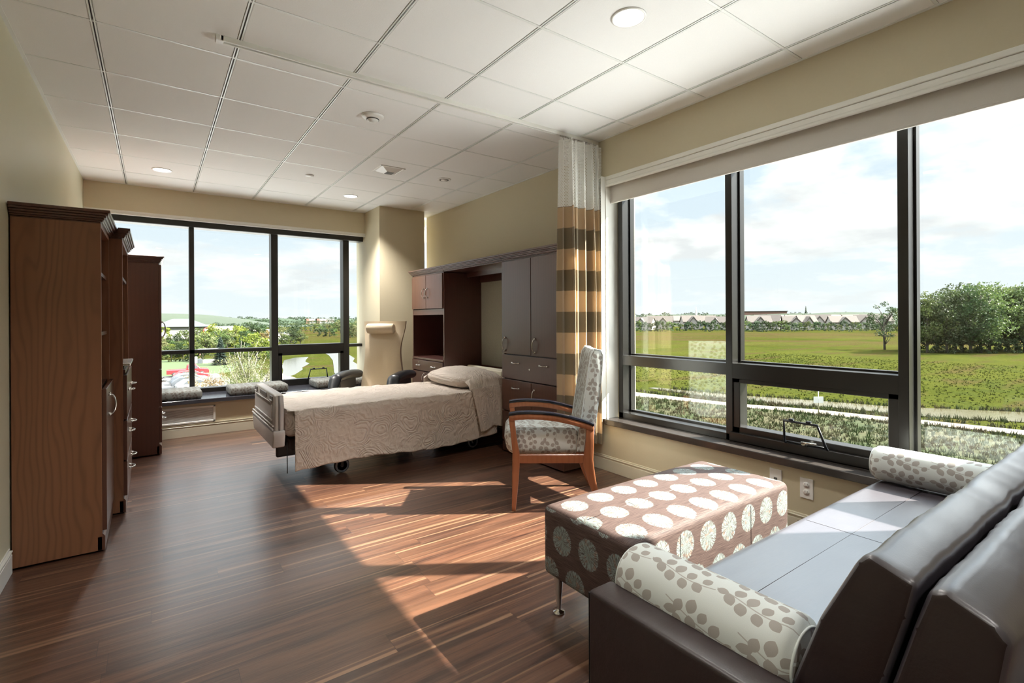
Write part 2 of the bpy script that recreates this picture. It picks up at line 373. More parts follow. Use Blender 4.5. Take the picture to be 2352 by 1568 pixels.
foliage('leaves_spruce', (0.018, 0.035, 0.024), (0.05, 0.075, 0.06))
foliage('leaves_far', (0.035, 0.058, 0.030), (0.065, 0.092, 0.045))
plain('bark', (0.06, 0.05, 0.04), 0.9, nsc=6, amt=0.4)
plain('bark_pale', (0.20, 0.18, 0.145), 0.9, nsc=6, amt=0.3)
b = MB('meadow'); v = b.world(); q = b.xyz(v)
nb = b.noise(v, 0.030, 4, 0.55); nm = b.noise(v, 0.22, 4, 0.6); nf = b.noise(v, 2.2, 3, 0.7)
c = b.mix(b.rng(nb, 0.35, 0.65), (0.048, 0.057, 0.009), (0.078, 0.082, 0.017))
c = b.mix(b.rng(nm, 0.50, 0.66, 0, 0.6), c, (0.040, 0.052, 0.014))
dist = b.math('ADD', b.math('MULTIPLY', q[0], 0.87), b.math('MULTIPLY', q[1], 0.5))
band = b.math('MULTIPLY', b.rng(dist, 150, 230), b.rng(dist, 300, 345, 1, 0))
c = b.mix(b.math('MULTIPLY', band, b.rng(b.noise(b.vec(b.math('MULTIPLY', dist, 0.05), b.math('MULTIPLY', q[1], 0.006), 0.0), 1.2, 3), 0.42, 0.58)), c, (0.085, 0.055, 0.028))
c = b.mix(b.rng(b.noise(b.world((.4, 1.6, 1)), 0.12, 4, 0.6), 0.52, 0.62, 0, 0.7), c, (0.075, 0.050, 0.024))
c = b.mix(b.rng(nf, 0.42, 0.70, 0, 0.65), c, (0.022, 0.030, 0.008))
b.base(c, 0.95, spec=0.0); b.bump(b.math('ADD', nm, nf), 0.6, 0.5)
b = MB('rough_grass'); v = b.world(); nb = b.noise(v, 0.16, 4, 0.6); nf = b.noise(v, 1.6, 4, 0.7)
c = b.mix(b.rng(nb, 0.4, 0.6), (0.045, 0.062, 0.020), (0.085, 0.075, 0.036)); c = b.mix(b.rng(nf, 0.45, 0.7, 0, 0.6), c, (0.028, 0.036, 0.015))
b.base(c, 0.9, spec=0.1); b.bump(nf, 0.6, 0.4)
b = MB('grass_blades'); v = b.world(); c = b.mix(b.rng(b.noise(v, 0.35, 3), 0.4, 0.62), (0.045, 0.070, 0.018), (0.10, 0.080, 0.042)); b.base(c, 0.8, spec=0.1)
plain('meadow_blades', (0.060, 0.070, 0.014), 0.9, spec=0.0, nsc=.3, amt=.3)
plain('lawn', (0.058, 0.095, 0.018), 0.9, nsc=0.4, amt=0.2)
plain('hill_grass', (0.030, 0.048, 0.020), 0.9, nsc=0.02, amt=0.35)
plain('path_gravel', (0.19, 0.155, 0.118), 0.9, nsc=2, amt=0.08)
plain('asphalt', (0.14, 0.135, 0.13), 0.9, nsc=1.5, amt=0.06)
b = MB('creek_water'); b.base((0.085, 0.075, 0.040), 0.12, spec=0.35); b.bump(b.noise(b.world((0.5, 2, 1)), 1.2, 3), 0.12, 0.05)
b = MB('pond_water'); b.base((0.12, 0.12, 0.105), 0.10, spec=1.0); b.bump(b.noise(b.world((0.5, 2, 1)), 1.2, 3), 0.10, 0.05)
plain('house_wall', (0.30, 0.28, 0.255), 0.8); plain('house_roof', (0.10, 0.08, 0.068), 0.85, nsc=1, amt=0.15)
plain('brick_wall', (0.22, 0.12, 0.09), 0.85); plain('roof_slate', (0.10, 0.13, 0.145), 0.7); plain('store_white', (0.30, 0.295, 0.28), 0.7)
plain('window_dark', (0.08, 0.09, 0.10), 0.2); plain('car_red', (0.36, 0.018, 0.022), 0.25, coat=0.6); plain('car_silver', (0.16, 0.165, 0.18), 0.25, metal=0.3)
plain('car_white', (0.28, 0.28, 0.28), 0.3); plain('car_grey', (0.11, 0.12, 0.135), 0.25, metal=0.3); plain('tyre', (0.03, 0.03, 0.03), 0.8); plain('sign_white', (0.42, 0.42, 0.40), 0.6); plain('sign_red', (0.7, 0.05, 0.05), 0.5)
plain('rocks', (0.26, 0.245, 0.22), 0.9, nsc=1, amt=0.2)

def albedo(name, k):
    """scale a finished material's own reflectance"""
    t = MATS[name].node_tree
    for nd in list(t.nodes):
        for sn in ('Base Color', 'Color'):
            if nd.type not in ('BSDF_PRINCIPLED', 'BSDF_TRANSLUCENT') or sn not in nd.inputs: continue
            so_ = nd.inputs[sn]
            if so_.is_linked:
                src = so_.links[0].from_socket; m = t.nodes.new('ShaderNodeMix'); m.data_type = 'RGBA'; m.blend_type = 'MULTIPLY'; m.inputs[0].default_value = 1.0
                t.links.new(src, m.inputs[6]); m.inputs[7].default_value = (k, k, k, 1); t.links.new(m.outputs[2], so_)
            else: so_.default_value = tuple(c * k for c in so_.default_value[:3]) + (1,)
for k_ in ('leaves_green', 'leaves_dark', 'leaves_lime', 'leaves_pale', 'leaves_orange', 'leaves_spruce', 'leaves_far'): albedo(k_, .72)
for k_ in ('meadow', 'rough_grass', 'grass_blades', 'meadow_blades', 'lawn', 'hill_grass'): albedo(k_, .52)
for k_ in ('path_gravel', 'asphalt', 'house_wall', 'house_roof', 'brick_wall', 'roof_slate', 'store_white', 'creek_water', 'pond_water'): albedo(k_, .68)

# ================================================================== geometry helpers
class G:
    """collects shapes; build() links them as ONE mesh object. o = origin to subtract."""
    def __init__(s, o=(0, 0, 0)): s.b = bmesh.new(); s.o = Vector(o); s.uv = None
    def box(s, x0, x1, y0, y1, z0, z1, bev=0.0, seg=2, mat=0):
        if x1 < x0: x0, x1 = x1, x0
        if y1 < y0: y0, y1 = y1, y0
        if z1 < z0: z0, z1 = z1, z0
        r = bmesh.ops.create_cube(s.b, size=1.0); vs = r['verts']
        for v in vs: v.co = Vector(((x0 + x1) / 2 + v.co.x * (x1 - x0), (y0 + y1) / 2 + v.co.y * (y1 - y0), (z0 + z1) / 2 + v.co.z * (z1 - z0)))
        fs = {f for v in vs for f in v.link_faces}
        for f in fs: f.material_index = mat
        if bev > 0:
            bev = min(bev, 0.49 * min(x1 - x0, y1 - y0, z1 - z0))
            es = {e for v in vs for e in v.link_edges}
            bmesh.ops.bevel(s.b, geom=list(es), offset=bev, segments=seg, profile=0.5, affect='EDGES', clamp_overlap=True, material=-1)
        return s
    def xform(s, M, n0=0):
        s.b.verts.ensure_lookup_table()
        bmesh.ops.transform(s.b, matrix=M, verts=s.b.verts[n0:]); return s
    def nv(s): return len(s.b.verts)
    def faces(s, pts, fcs, mat=0):
        vs = [s.b.verts.new(p) for p in pts]
        for f in fcs:
            try: q = s.b.faces.new([vs[i] for i in f]); q.material_index = mat
            except ValueError: pass
        return vs
    def prism(s, poly, axis, a, b_, mat=0, bev=0.0):
        """extrude 2-D polygon along axis ('x','y','z') between a and b_"""
        def P(p, t): return {'x': (t, p[0], p[1]), 'y': (p[0], t, p[1]), 'z': (p[0], p[1], t)}[axis]
        n = len(poly)
        vs = [s.b.verts.new(P(p, a)) for p in poly] + [s.b.verts.new(P(p, b_)) for p in poly]
        fl = [s.b.faces.new(vs[:n]), s.b.faces.new(vs[n:][::-1])]
        for i in range(n): fl.append(s.b.faces.new((vs[i], vs[n + i], vs[n + (i + 1) % n], vs[(i + 1) % n])))
        for f in fl: f.material_index = mat
        bmesh.ops.recalc_face_normals(s.b, faces=fl)
        if bev > 0:
            es = {e for v in vs for e in v.link_edges}
            bmesh.ops.bevel(s.b, geom=list(es), offset=bev, segments=3, profile=0.5, affect='EDGES', clamp_overlap=True, material=-1)
        return s
    def tube(s, path, r, seg=8, mat=0, cap=True):
        path = [Vector(p) for p in path]; n = len(path); rr = r if isinstance(r, (list, tuple)) else [r] * n
        rings = []; up = None
        for i, p in enumerate(path):
            t = (path[min(i + 1, n - 1)] - path[max(i - 1, 0)]).normalized()
            if up is None: up = Vector((0, 0, 1)) if abs(t.z) < 0.9 else Vector((1, 0, 0))
            sx = t.cross(up)
            if sx.length < 1e-5: sx = t.cross(Vector((1, 0, 0)))
            sx.normalize(); sy = sx.cross(t).normalized(); up = sy
            rings.append([s.b.verts.new(p + sx * math.cos(2 * PI * k / seg) * rr[i] + sy * math.sin(2 * PI * k / seg) * rr[i]) for k in range(seg)])
        for i in range(n - 1):
            for k in range(seg):
                f = s.b.faces.new((rings[i][k], rings[i + 1][k], rings[i + 1][(k + 1) % seg], rings[i][(k + 1) % seg])); f.smooth = True; f.material_index = mat
        if cap:
            f = s.b.faces.new(rings[0]); f.material_index = mat; f = s.b.faces.new(rings[-1][::-1]); f.material_index = mat
        return s
    def lathe(s, prof, c=(0, 0, 0), axis='z', seg=24, mat=0):
        """prof: list of (radius, height)"""
        rings = []
        for (r, h) in prof:
            ring = []
            for k in range(seg):
                a = 2 * PI * k / seg; u, v = r * math.cos(a), r * math.sin(a)
                p = {'z': (u, v, h), 'x': (h, u, v), 'y': (u, h, v)}[axis]
                ring.append(s.b.verts.new(Vector(c) + Vector(p)))
            rings.append(ring)
        fl = []
        for i in range(len(rings) - 1):
            for k in range(seg): fl.append(s.b.faces.new((rings[i][k], rings[i][(k + 1) % seg], rings[i + 1][(k + 1) % seg], rings[i + 1][k])))
        if prof[0][0] > 1e-4: fl.append(s.b.faces.new(rings[0][::-1]))
        if prof[-1][0] > 1e-4: fl.append(s.b.faces.new(rings[-1]))
        for f in fl: f.smooth = True; f.material_index = mat
        bmesh.ops.recalc_face_normals(s.b, faces=fl); return s
    def surf(s, fn, nu, nv, mat=0, uvfn=None, closed_u=False):
        vs = [[s.b.verts.new(fn(i / nu, j / nv)) for j in range(nv + 1)] for i in range(nu + (0 if closed_u else 1))]
        if uvfn and s.uv is None: s.uv = s.b.loops.layers.uv.new('UVMap')
        for i in range(nu):
            i2 = (i + 1) % len(vs)
            for j in range(nv):
                f = s.b.faces.new((vs[i][j], vs[i2][j], vs[i2][j + 1], vs[i][j + 1])); f.smooth = True; f.material_index = mat
                if uvfn:
                    for l, (a, c_) in zip(f.loops, ((i, j), (i + 1, j), (i + 1, j + 1), (i, j + 1))): l[s.uv].uv = uvfn(a / nu, c_ / nv)
        return s
    def cube_uv(s):
        if s.uv is None: s.uv = s.b.loops.layers.uv.new('UVMap')
        s.b.normal_update()
        for f in s.b.faces:
            n = f.normal; a = max(range(3), key=lambda i: abs(n[i]))
            for l in f.loops:
                p = l.vert.co
                l[s.uv].uv = (p.y, p.z) if a == 0 else ((p.x, p.z) if a == 1 else (p.x, p.y))
        return s
    def build(s, name, mat, parent=None, smooth=None, sub=0, bev=0.0, solid=0.0):
        me = bpy.data.meshes.new(name)
        if s.o.length: bmesh.ops.translate(s.b, vec=-s.o, verts=s.b.verts)
        s.b.to_mesh(me); s.b.free()
        ob = bpy.data.objects.new(name, me); C.objects.link(ob)
        for m in (mat if isinstance(mat, (list, tuple)) else [mat]): me.materials.append(MATS[m] if isinstance(m, str) else m)
        if parent is not None: ob.parent = parent
        else: ob.location = s.o
        if smooth is not None:
            for p in me.polygons: p.use_smooth = True
            try: me.set_sharp_from_angle(angle=R(smooth))
            except Exception: pass
        if solid: md = ob.modifiers.new('solid', 'SOLIDIFY'); md.thickness = solid
        if bev > 0: md = ob.modifiers.new('bev', 'BEVEL'); md.width = bev; md.segments = 2; md.limit_method = 'ANGLE'
        if sub: md = ob.modifiers.new('sub', 'SUBSURF'); md.levels = md.render_levels = sub
        return ob

def tag(o, label=None, cat=None, group=None, kind=None):
    if label: o['label'] = label
    if cat: o['category'] = cat
    if group: o['group'] = group
    if kind: o['kind'] = kind
    return o
def thing(name, label, cat, loc=(0, 0, 0), rotz=0.0, group=None):
    o = bpy.data.objects.new(name, None); C.objects.link(o); o.location = loc; o.rotation_euler = (0, 0, rotz)
    return tag(o, label, cat, group)
def structure(o, label=None): return tag(o, label, None, None, 'structure')
def copy_tree(root, parent=None):
    c = root.copy(); C.objects.link(c)
    if parent is not None: c.parent = parent
    for ch in root.children: copy_tree(ch, c)
    return c

# ================================================================== room shell
XL, XR, XB, YF, CEIL = -0.59, 3.015, 3.215, 6.79, 2.717
YJ = -0.06   # near jamb of the right window
YB = -3.5            # back of the room, behind the camera
structure(G().box(XL - .1, 3.4, YB - .1, 7.2, -.12, 0).build('floor', 'walnut_planks'), 'dark walnut plank floor')
structure(G().box(XL - .12, XL, YB - .1, 7.2, 0, CEIL + .1).build('wall_left', 'wall_paint_left'), 'pale green-beige wall behind the tall cabinets')
structure(G().box(XL - .12, 3.4, YB - .12, YB, 0, CEIL + .1).build('wall_back', 'wall_paint'), 'beige wall behind the viewer')
g = G().box(XL, 3.35, YF, YF + .45, 2.40, CEIL + .05).box(XL, 3.35, 6.98, 7.2, 0, 0.40).box(XL, 2.38, 6.38, 6.42, 0, .352)
structure(g.build('wall_far', 'wall_paint'), 'beige far wall above and below the window')
g = G().box(XR, 3.36, YB, 3.028, 2.40, CEIL + .05).box(XR, 3.36, YB, 3.028, 0, .385).box(XR, 3.36, 2.87, 3.028, .38, 2.41).box(XR, 3.36, YB, YJ, .38, 2.41)
structure(g.build('wall_right', 'wall_paint'), 'beige wall around the big right window')
structure(G().box(XB, 3.36, 3.03, 6.60, 0, CEIL + .05).build('wall_bed', 'wall_paint'), 'beige wall above the built-in bed cabinets')
structure(G().box(2.375, 3.012, 6.25, 7.15, 0, CEIL + .02).build('column', 'wall_paint'), 'beige square column at the window corner')
structure(G().box(2.95, 3.012, 2.868, 2.872, .43, 2.40).box(3.0, 3.13, 2.862, 2.871, .43, 2.40).build('window_reveal', 'white_paint'), 'white window reveal')
# ceiling: individual tile bevels in one ceiling mesh + T-bar grid
GX0, GY0, P_ = -0.238, 2.568, 0.6096
g = G()
g.box(XL - .1, 3.4, YB - .1, 7.2, CEIL + .012, CEIL + .10)
xs = [GX0 + P_ * i for i in range(-1, 7)]; ys = [GY0 + P_ * j for j in range(-9, 9)]
for xa, xb in zip(xs[:-1], xs[1:]):
    for ya, yb in zip(ys[:-1], ys[1:]):
        a, b2, c_, d_ = max(xa, XL) + .012, min(xb, 3.22) - .012, max(ya, YB) + .007, min(yb, YF + .1) - .007
        if b2 > a and d_ > c_: g.box(a, b2, c_, d_, CEIL, CEIL + .02, 0.003, 1)
structure(g.build('ceiling', 'ceiling_tile_white'), 'white suspended tile ceiling')
g = G()
for x_ in xs[1:]:
    g.box(x_ - .010, x_ - .0035, YB, YF, CEIL - .002, CEIL + .006); g.box(x_ + .0035, x_ + .010, YB, YF, CEIL - .002, CEIL + .006)
    g.box(x_ - .0035, x_ + .0035, YB, YF, CEIL + .007, CEIL + .009, mat=1)
for y_ in ys:
    if YB < y_ < YF: g.box(XL, 3.2, y_ - .0065, y_ + .0065, CEIL - .001, CEIL + .006)
g.box(XL, XR, YF - .018, YF, CEIL - .004, CEIL).box(XR - .018, XR, YB, 3.03, CEIL - .004, CEIL).box(XL, XL + .018, YB, YF, CEIL - .004, CEIL).box(XB - .018, XB, 3.03, 6.6, CEIL - .004, CEIL)
structure(g.build('trim_1', ['grid_white', 'grid_shadow']), 'white metal ceiling grid')

# baseboards
def baseboard(name, pts, lab):
    """pts: (x0,y0,x1,y1,nx,ny) run with outward normal"""
    g = G()
    for (x0, y0, x1, y1, nx, ny) in pts:
        for t, z0, z1 in ((.014, 0, .095), (.010, .095, .107), (.016, .107, .114), (.006, .114, .125)):
            g.box(min(x0, x1, x0 + nx * t, x1 + nx * t), max(x0, x1, x0 + nx * t, x1 + nx * t), min(y0, y1, y0 + ny * t, y1 + ny * t), max(y0, y1, y0 + ny * t, y1 + ny * t), z0, z1, .002, 1)
    return structure(g.build(name, 'base_paint'), lab)
baseboard('baseboard_right', [(XR, YB, XR, 3.03, -1, 0)], 'cream baseboard under the right window')
baseboard('baseboard_far', [(XL, 6.38, 2.38, 6.38, 0, -1)], 'cream baseboard under the window bench')
o = baseboard('baseboard_left', [(XL, YB, XL, 3.46, 1, 0)], 'white baseboard on the left wall'); o.data.materials[0] = MATS['white_paint']

# ================================================================== window 1 (right)
FX0, FX1, GLX = 3.12, 3.26, 3.235
win = thing('window_1', None, None, (FX0, 0.9, .43)); structure(win, 'dark bronze framed picture window on the right')
W0 = (FX0, 0.9, .43)
mull = [2.820, 1.868, 0.912, -0.04]
ZS, ZH = .43, 2.42
frame = G(W0)
for k, my in enumerate(mull):
    frame.box(FX0, FX1, my - .023, my + .023, ZS, ZH, .002, 1)
    for sgn in (-1, 1): frame.box(GLX - .03, GLX + .02, my + sgn * .023, my + sgn * .034, ZS, ZH)
frame.box(FX0, FX1, YJ, 2.87, 2.36, 2.44).box(FX0, FX1, YJ, 2.84, ZS, .475, .002, 1).box(GLX - .03, GLX + .02, YJ, .345, ZS, 1.36)  # last box: solid panel added out of view to shade the sofa seat
frame.box(FX0, FX1, mull[1] + .02, mull[0] - .02, .865, .943, .002, 1)
frame.box(FX0, FX1, mull[2] + .02, mull[1] - .02, .845, .945, .002, 1)
frame.box(GLX - .02, GLX + .02, mull[1], mull[0], .475, .49).box(GLX - .02, GLX + .02, mull[1], mull[0], .943, .955).box(GLX - .02, GLX + .02, mull[2], mull[1], .945, .957)
frame.box(GLX - .02, GLX + .02, YJ, mull[2], .475, .49)
frame.build('window_frame', 'bronze_frame', win)
sash = G(W0)
ya, yb, za, zb = .932, 1.848, .478, .852
sash.box(3.13, 3.22, ya, ya + .05, za, zb, .003, 1).box(3.13, 3.22, yb - .05, yb, za, zb, .003, 1).box(3.13, 3.22, ya, yb, zb - .035, zb, .003, 1).box(3.13, 3.22, ya, yb, za, za + .05, .003, 1)
sash.box(3.10, 3.14, ya - .01, yb + .01, .435, .492, .003, 1)
sash.build('vent_sash', 'bronze_frame', win)
h = G(W0)
loop = [(3.10, 1.262, .495), (3.085, 1.262, .505), (3.03, 1.285, .638), (3.03, 1.468, .638), (3.085, 1.492, .505), (3.10, 1.492, .495)]
h.tube(loop, .0075, 8); h.tube([(3.10, 1.262, .503), (3.10, 1.492, .503)], .005, 6)
for yy in (1.33, 1.425): h.box(3.018, 3.042, yy - .013, yy + .013, .645, .655, .003, 1)
h.build('vent_handle', 'black_plastic', win)
h = G(W0); h.tube([(3.10, 1.375, .50), (3.06, 1.375, .515)], .012, 8); h.tube([(3.06, 1.385, .520), (3.055, 1.30, .523)], .006, 6); h.build('vent_latch', 'nickel', win)
panes = [(mull[1], mull[0], .943, 2.36), (mull[1], mull[0], .475, .865), (mull[2], mull[1], .945, 2.36), (.98, 1.80, .515, .815)]
panes.append((mull[3], mull[2], .475, 2.36))
for (a, c_, z0, z1) in panes:
    px = GLX if z1 > .82 or z0 < .5 else 3.19
    G(W0).box(px, px + .006, a, c_, z0, z1).build('pane', 'window_glass', win)
structure(G().box(2.972, 3.13, YJ, 2.868, .385, .43, .004, 1).build('window_sill', 'sill_stone'), 'dark stone sill of the right window')
structure(G().box(2.998, 3.03, YB, 2.945, 2.372, 2.402, .003, 1).box(3.004, 3.03, YB, 2.945, 2.335, 2.372, .006, 2).box(2.999, 3.03, YB, 2.945, 2.322, 2.335, .002, 1).build('trim_2', 'white_paint'), 'white shade fascia rail over the right window')
sh_ = thing('roller_shade', 'off-white roller shade drawn slightly down over the right window', 'roller shade', (3.06, .9, 2.19))
G((3.06, .9, 2.19)).box(3.058, 3.061, YJ + .02, 2.86, 2.20, 2.395).build('shade_cloth', 'shade_fabric', sh_)
G((3.06, .9, 2.19)).box(3.052, 3.066, YJ + .02, 2.86, 2.188, 2.204, .004, 2).build('hem_bar', 'shade_fabric', sh_)

# ================================================================== window 2 (far)
FY0, FY1, GLY = 6.93, 7.07, 7.04
win2 = thing('window_2', None, None, (1.2, FY0, .395)); structure(win2, 'dark bronze framed window wall at the far end')
W1 = (1.2, FY0, .395)
mx_ = [-.52, .36, 1.25, 2.155, 3.06]
fr2 = G(W1)
for m_ in mx_:
    hw = .040 if m_ in (1.25, 2.155) else .025
    fr2.box(m_ - hw, m_ + hw, FY0, FY1, .395, 2.42, .002, 1)
fr2.box(XL, 2.38, FY0, FY1, 2.335, 2.42).box(3.01, 3.22, FY0, FY1, 2.335, 2.42).box(XL, 2.38, FY0, FY1, .395, .445, .002, 1).box(3.01, 3.3, FY0, FY1, .395, .445)
fr2.box(XL, 1.21, FY0, FY1, .857, .900, .002, 1).box(2.19, 2.38, FY0, FY1, .870, .910, .002, 1).box(1.29, 2.115, FY0, FY1, .815, .925, .002, 1)
fr2.build('window_frame', 'bronze_frame', win2)
s2 = G(W1); s2.box(1.29, 1.335, FY0, 7.02, .44, .82).box(2.07, 2.115, FY0, 7.02, .44, .82).box(1.29, 2.115, FY0, 7.02, .44, .475).box(1.29, 2.115, FY0, 7.02, .79, .82); s2.build('vent_sash', 'bronze_frame', win2)
h = G(W1); h.tube([(1.63, 6.92, .455), (1.635, 6.87, .47), (1.66, 6.84, .60), (1.86, 6.84, .60), (1.885, 6.87, .47), (1.89, 6.92, .455)], .0085, 8)
for xx in (1.70, 1.82): h.box(xx - .015, xx + .015, 6.83, 6.85, .606, .618, .003, 1)
h.tube([(1.77, 6.90, .47), (1.83, 6.86, .478)], .008, 6)
h.build('vent_handle', 'black_plastic', win2)
for (a, c_, z0, z1) in [(XL, -.52, .9, 2.34), (XL, -.52, .44, .86), (-.52, .36, .9, 2.34), (-.52, .36, .44, .86), (.36, 1.25, .9, 2.34), (.36, 1.25, .44, .86), (1.25, 2.155, .92, 2.34), (1.33, 2.08, .47, .80), (2.155, 2.38, .9, 2.34), (2.155, 2.38, .44, .88), (3.01, 3.3, .44, 2.34)]:
    G(W1).box(a, c_, GLY, GLY + .006, z0, z1).build('pane', 'window_glass', win2)
structure(G().box(XL, 2.38, 6.775, 6.80, 2.385, 2.402, .003, 1).box(XL, 2.38, 6.785, 6.82, 2.402, 2.432, .005, 1).build('trim_3', 'white_paint'), 'white shade fascia over the far window')
structure(G().box(XL, 2.38, 6.875, 6.905, 2.33, 2.40, .01, 2).build('trim_4', 'bronze_frame'), 'dark shade cassette over the far window')
bn = thing('window_bench', 'dark stone bench top running under the far window', 'bench', (1.0, 6.6, .352))
G((1.0, 6.6, .352)).box(XL, 2.38, 6.345, 6.935, .352, .395, .004, 1).build('bench_top', 'bench_stone', bn)
gr = thing('air_grille', 'white framed air grille in the wall below the window bench', 'grille', (.2, 6.378, .13))
o_ = (.2, 6.378, .13)
G(o_).box(-.35, .545, 6.366, 6.379, .298, .318, .003, 1).box(-.35, .545, 6.366, 6.379, .140, .160, .003, 1).box(.523, .545, 6.366, 6.379, .140, .318, .003, 1).box(-.35, -.33, 6.366, 6.379, .14, .318, .003, 1).build('grille_frame', 'white_paint', gr)
G(o_).box(-.33, .523, 6.372, 6.377, .16, .298).build('grille_slats', 'grille_slats', gr)
structure(G().box(XL, 2.38, 6.368, 6.38, .128, .134).build('trim_5', 'base_paint'), 'thin cream moulding above the far baseboard')

# ================================================================== ceiling fixtures
def downlight(x, y, lab, lens):
    t = thing('recessed_light', lab, 'ceiling light', (x, y, CEIL), group='recessed downlights')
    G().lathe([(.085, 0.0), (.083, -.006), (.074, -.006), (.070, .002), (.070, .01)], (0, 0, 0), seg=40).build('trim_ring', 'fixture_white', t)
    G().lathe([(.071, .0), (.045, -.0035), (.001, -.005)], (0, 0, 0), seg=40).build('lens', lens, t)
LP, LF = 'lamp_lens', 'lamp_lens_strong'
downlight(.069, 5.946, 'round recessed ceiling light on the left above the window bench', LF)
downlight(1.906, 5.947, 'round recessed ceiling light in front of the corner column', LF)
downlight(1.891, 1.646, 'large round recessed ceiling light above the ottoman', LP)
downlight(.069, 1.646, 'round fill light added in the ceiling above and left of the viewer, out of view', LP)  # this and the next two: unseen lights added to fill the room
downlight(.069, -1.1, 'round fill light added in the ceiling behind the viewer on the left', LP)
downlight(1.906, -1.1, 'round fill light added in the ceiling behind the viewer on the right', LP)

t = thing('smoke_detector', 'round white smoke detector on the ceiling beside the curtain track', 'smoke detector', (1.289, 3.511, CEIL))
G().lathe([(.078, 0), (.078, -.008), (.070, -.016), (.050, -.022), (.046, -.024)], seg=36).build('base', 'fixture_white', t)
G().lathe([(.042, -.022), (.040, -.036), (.028, -.040), (.026, -.048), (.001, -.050)], seg=30).build('sensor_cap', 'fixture_white', t)
G().lathe([(.0445, -.026), (.0445, -.031), (.041, -.031)], seg=30).build('vent_slot', 'fixture_dark', t)
t = thing('sprinkler_cover', 'small flat round sprinkler cover on the ceiling', 'sprinkler', (1.29, 5.319, CEIL))
G().lathe([(.030, 0), (.030, -.004), (.042, -.005), (.042, -.009), (.001, -.010)], seg=28).build('cover_plate', 'fixture_white', t)
t = thing('ceiling_speaker', 'small round white vented disc in the ceiling near the bed wall', 'ceiling fixture', (2.489, 4.687, CEIL))
G().lathe([(.072, 0), (.070, -.006), (.055, -.009), (.052, -.006), (.036, -.006), (.034, -.012), (.001, -.014)], seg=32).build('cover_plate', 'fixture_white', t)
G().lathe([(.050, -.0065), (.046, -.0095), (.040, -.0065)], seg=32).build('vent_slot', 'fixture_dark', t)
# square diffuser
t = thing('air_diffuser', 'square white air diffuser in the ceiling', 'air vent', (1.882, 4.693, CEIL))
q = G(); a, i_ = .125, .105
q.box(-a, a, -a, -i_, -.006, 0, .002, 1).box(-a, a, i_, a, -.006, 0, .002, 1).box(-a, -i_, -a, a, -.006, 0, .002, 1).box(i_, a, -a, a, -.006, 0, .002, 1); q.build('diffuser_frame', 'fixture_white', t)
q = G(); p4 = [(-.10, -.10, -.001), (.10, -.10, -.001), (.10, .10, -.001), (-.10, .10, -.001), (-.06, -.03, .0), (-.0, -.03, .0), (-.0, .06, .0), (-.06, .06, .0)]
q.faces([(-.104, -.104, -.002), (.104, -.104, -.002), (.104, .104, -.002), (-.104, .104, -.002), (-.03, -.035, -.03), (.045, -.035, -.03), (.045, .05, -.03), (-.03, .05, -.03)], [(0, 1, 5, 4), (1, 2, 6, 5), (2, 3, 7, 6), (3, 0, 4, 7)]); q.build('deflector', 'fixture_white', t)
G().box(-.03, .045, -.035, .05, -.031, -.029).build('throat', 'fixture_dark', t)
# curtain track
TY = 2.975
t = thing('curtain_track', 'long white ceiling track the cubicle curtain hangs from', 'curtain track', (1.6, TY, CEIL))
o_ = (1.6, TY, CEIL)
G(o_).box(.285, XR, TY - .021, TY - .009, CEIL - .028, CEIL, .002, 1).box(.285, XR, TY + .009, TY + .021, CEIL - .028, CEIL, .002, 1).box(.285, XR, TY - .01, TY + .01, CEIL - .008, CEIL).build('rail', 'white_paint', t)
G(o_).box(.262, .30, TY - .021, TY + .021, CEIL - .031, CEIL, .003, 1).build('end_cap', 'fixture_white', t)
G(o_).box(.30, XR - .01, TY - .009, TY + .009, CEIL - .012, CEIL - .009).build('track_slot', 'fixture_dark', t)

# ================================================================== cubicle curtain
t = thing('cubicle_curtain', 'tan and brown striped cubicle curtain gathered against the wall, white mesh top', 'curtain', (2.81, 2.95, .25))
CO = (2.81, 2.95, .25)
def cpath(s, spread):
    """s 0..1 along cloth; returns x,y"""
    folds = 5.5
    x = 2.605 + .405 * s + .018 * math.sin(2 * PI * folds * s * 2 + .4)
    amp = .060 * spread * (0.75 + .45 * math.sin(s * 9.1 + 1.0))
    y = 2.935 + amp * math.sin(2 * PI * folds * s) + .012 * math.sin(23 * s)
    return x, y
def cloth(z0, z1, wig):
    def fn(u, v):
        z = z1 + (z0 - z1) * v
        sp = .75 + .5 * min(1, (2.68 - z) / 1.2)
        x, y = cpath(u, sp)
        hemw = .012 * math.sin(u * 11) if v == 1 and wig else 0
        return (x + .02 * math.sin(z * 1.3) * (u - .5) * .4, y, z + hemw - (.11 * (u) if (wig and v == 1) else 0) * (1 if v == 1 else 0))
    return fn
def cloth_uv(z0, z1):
    return lambda u, v: (u * 1.9, (1 - v) * (z1 - z0))
g = G(CO); g.surf(cloth(.31, 2.13, False), 260, 40, uvfn=cloth_uv(.31, 2.13)); oc = g.build('curtain_cloth', 'curtain_stripe', t)
for vv in oc.data.vertices:
    z = vv.co.z + .25
    if z < .9: vv.co.z -= (0.9 - z) / .59 * .10 * ((vv.co.x + 2.81 - 2.6) / .41)
g = G(CO); g.surf(cloth(2.13, 2.66, False), 260, 12, uvfn=cloth_uv(2.13, 2.66)); g.build('curtain_mesh', 'curtain_mesh', t)
for k in range(13):
    x, y = cpath(k / 12, .75); g = G(CO); xx = 2.66 + (x - 2.6) * .82
    g.tube([(x, TY, 2.69), (x, (y + TY) / 2, 2.672), (x, y, 2.655), (x, y + .006, 2.645)], .0022, 5); g.lathe([(.006, -.002), (.006, .002)], (x, TY, 2.688), 'z', 8); g.build('hook', 'nickel', t)

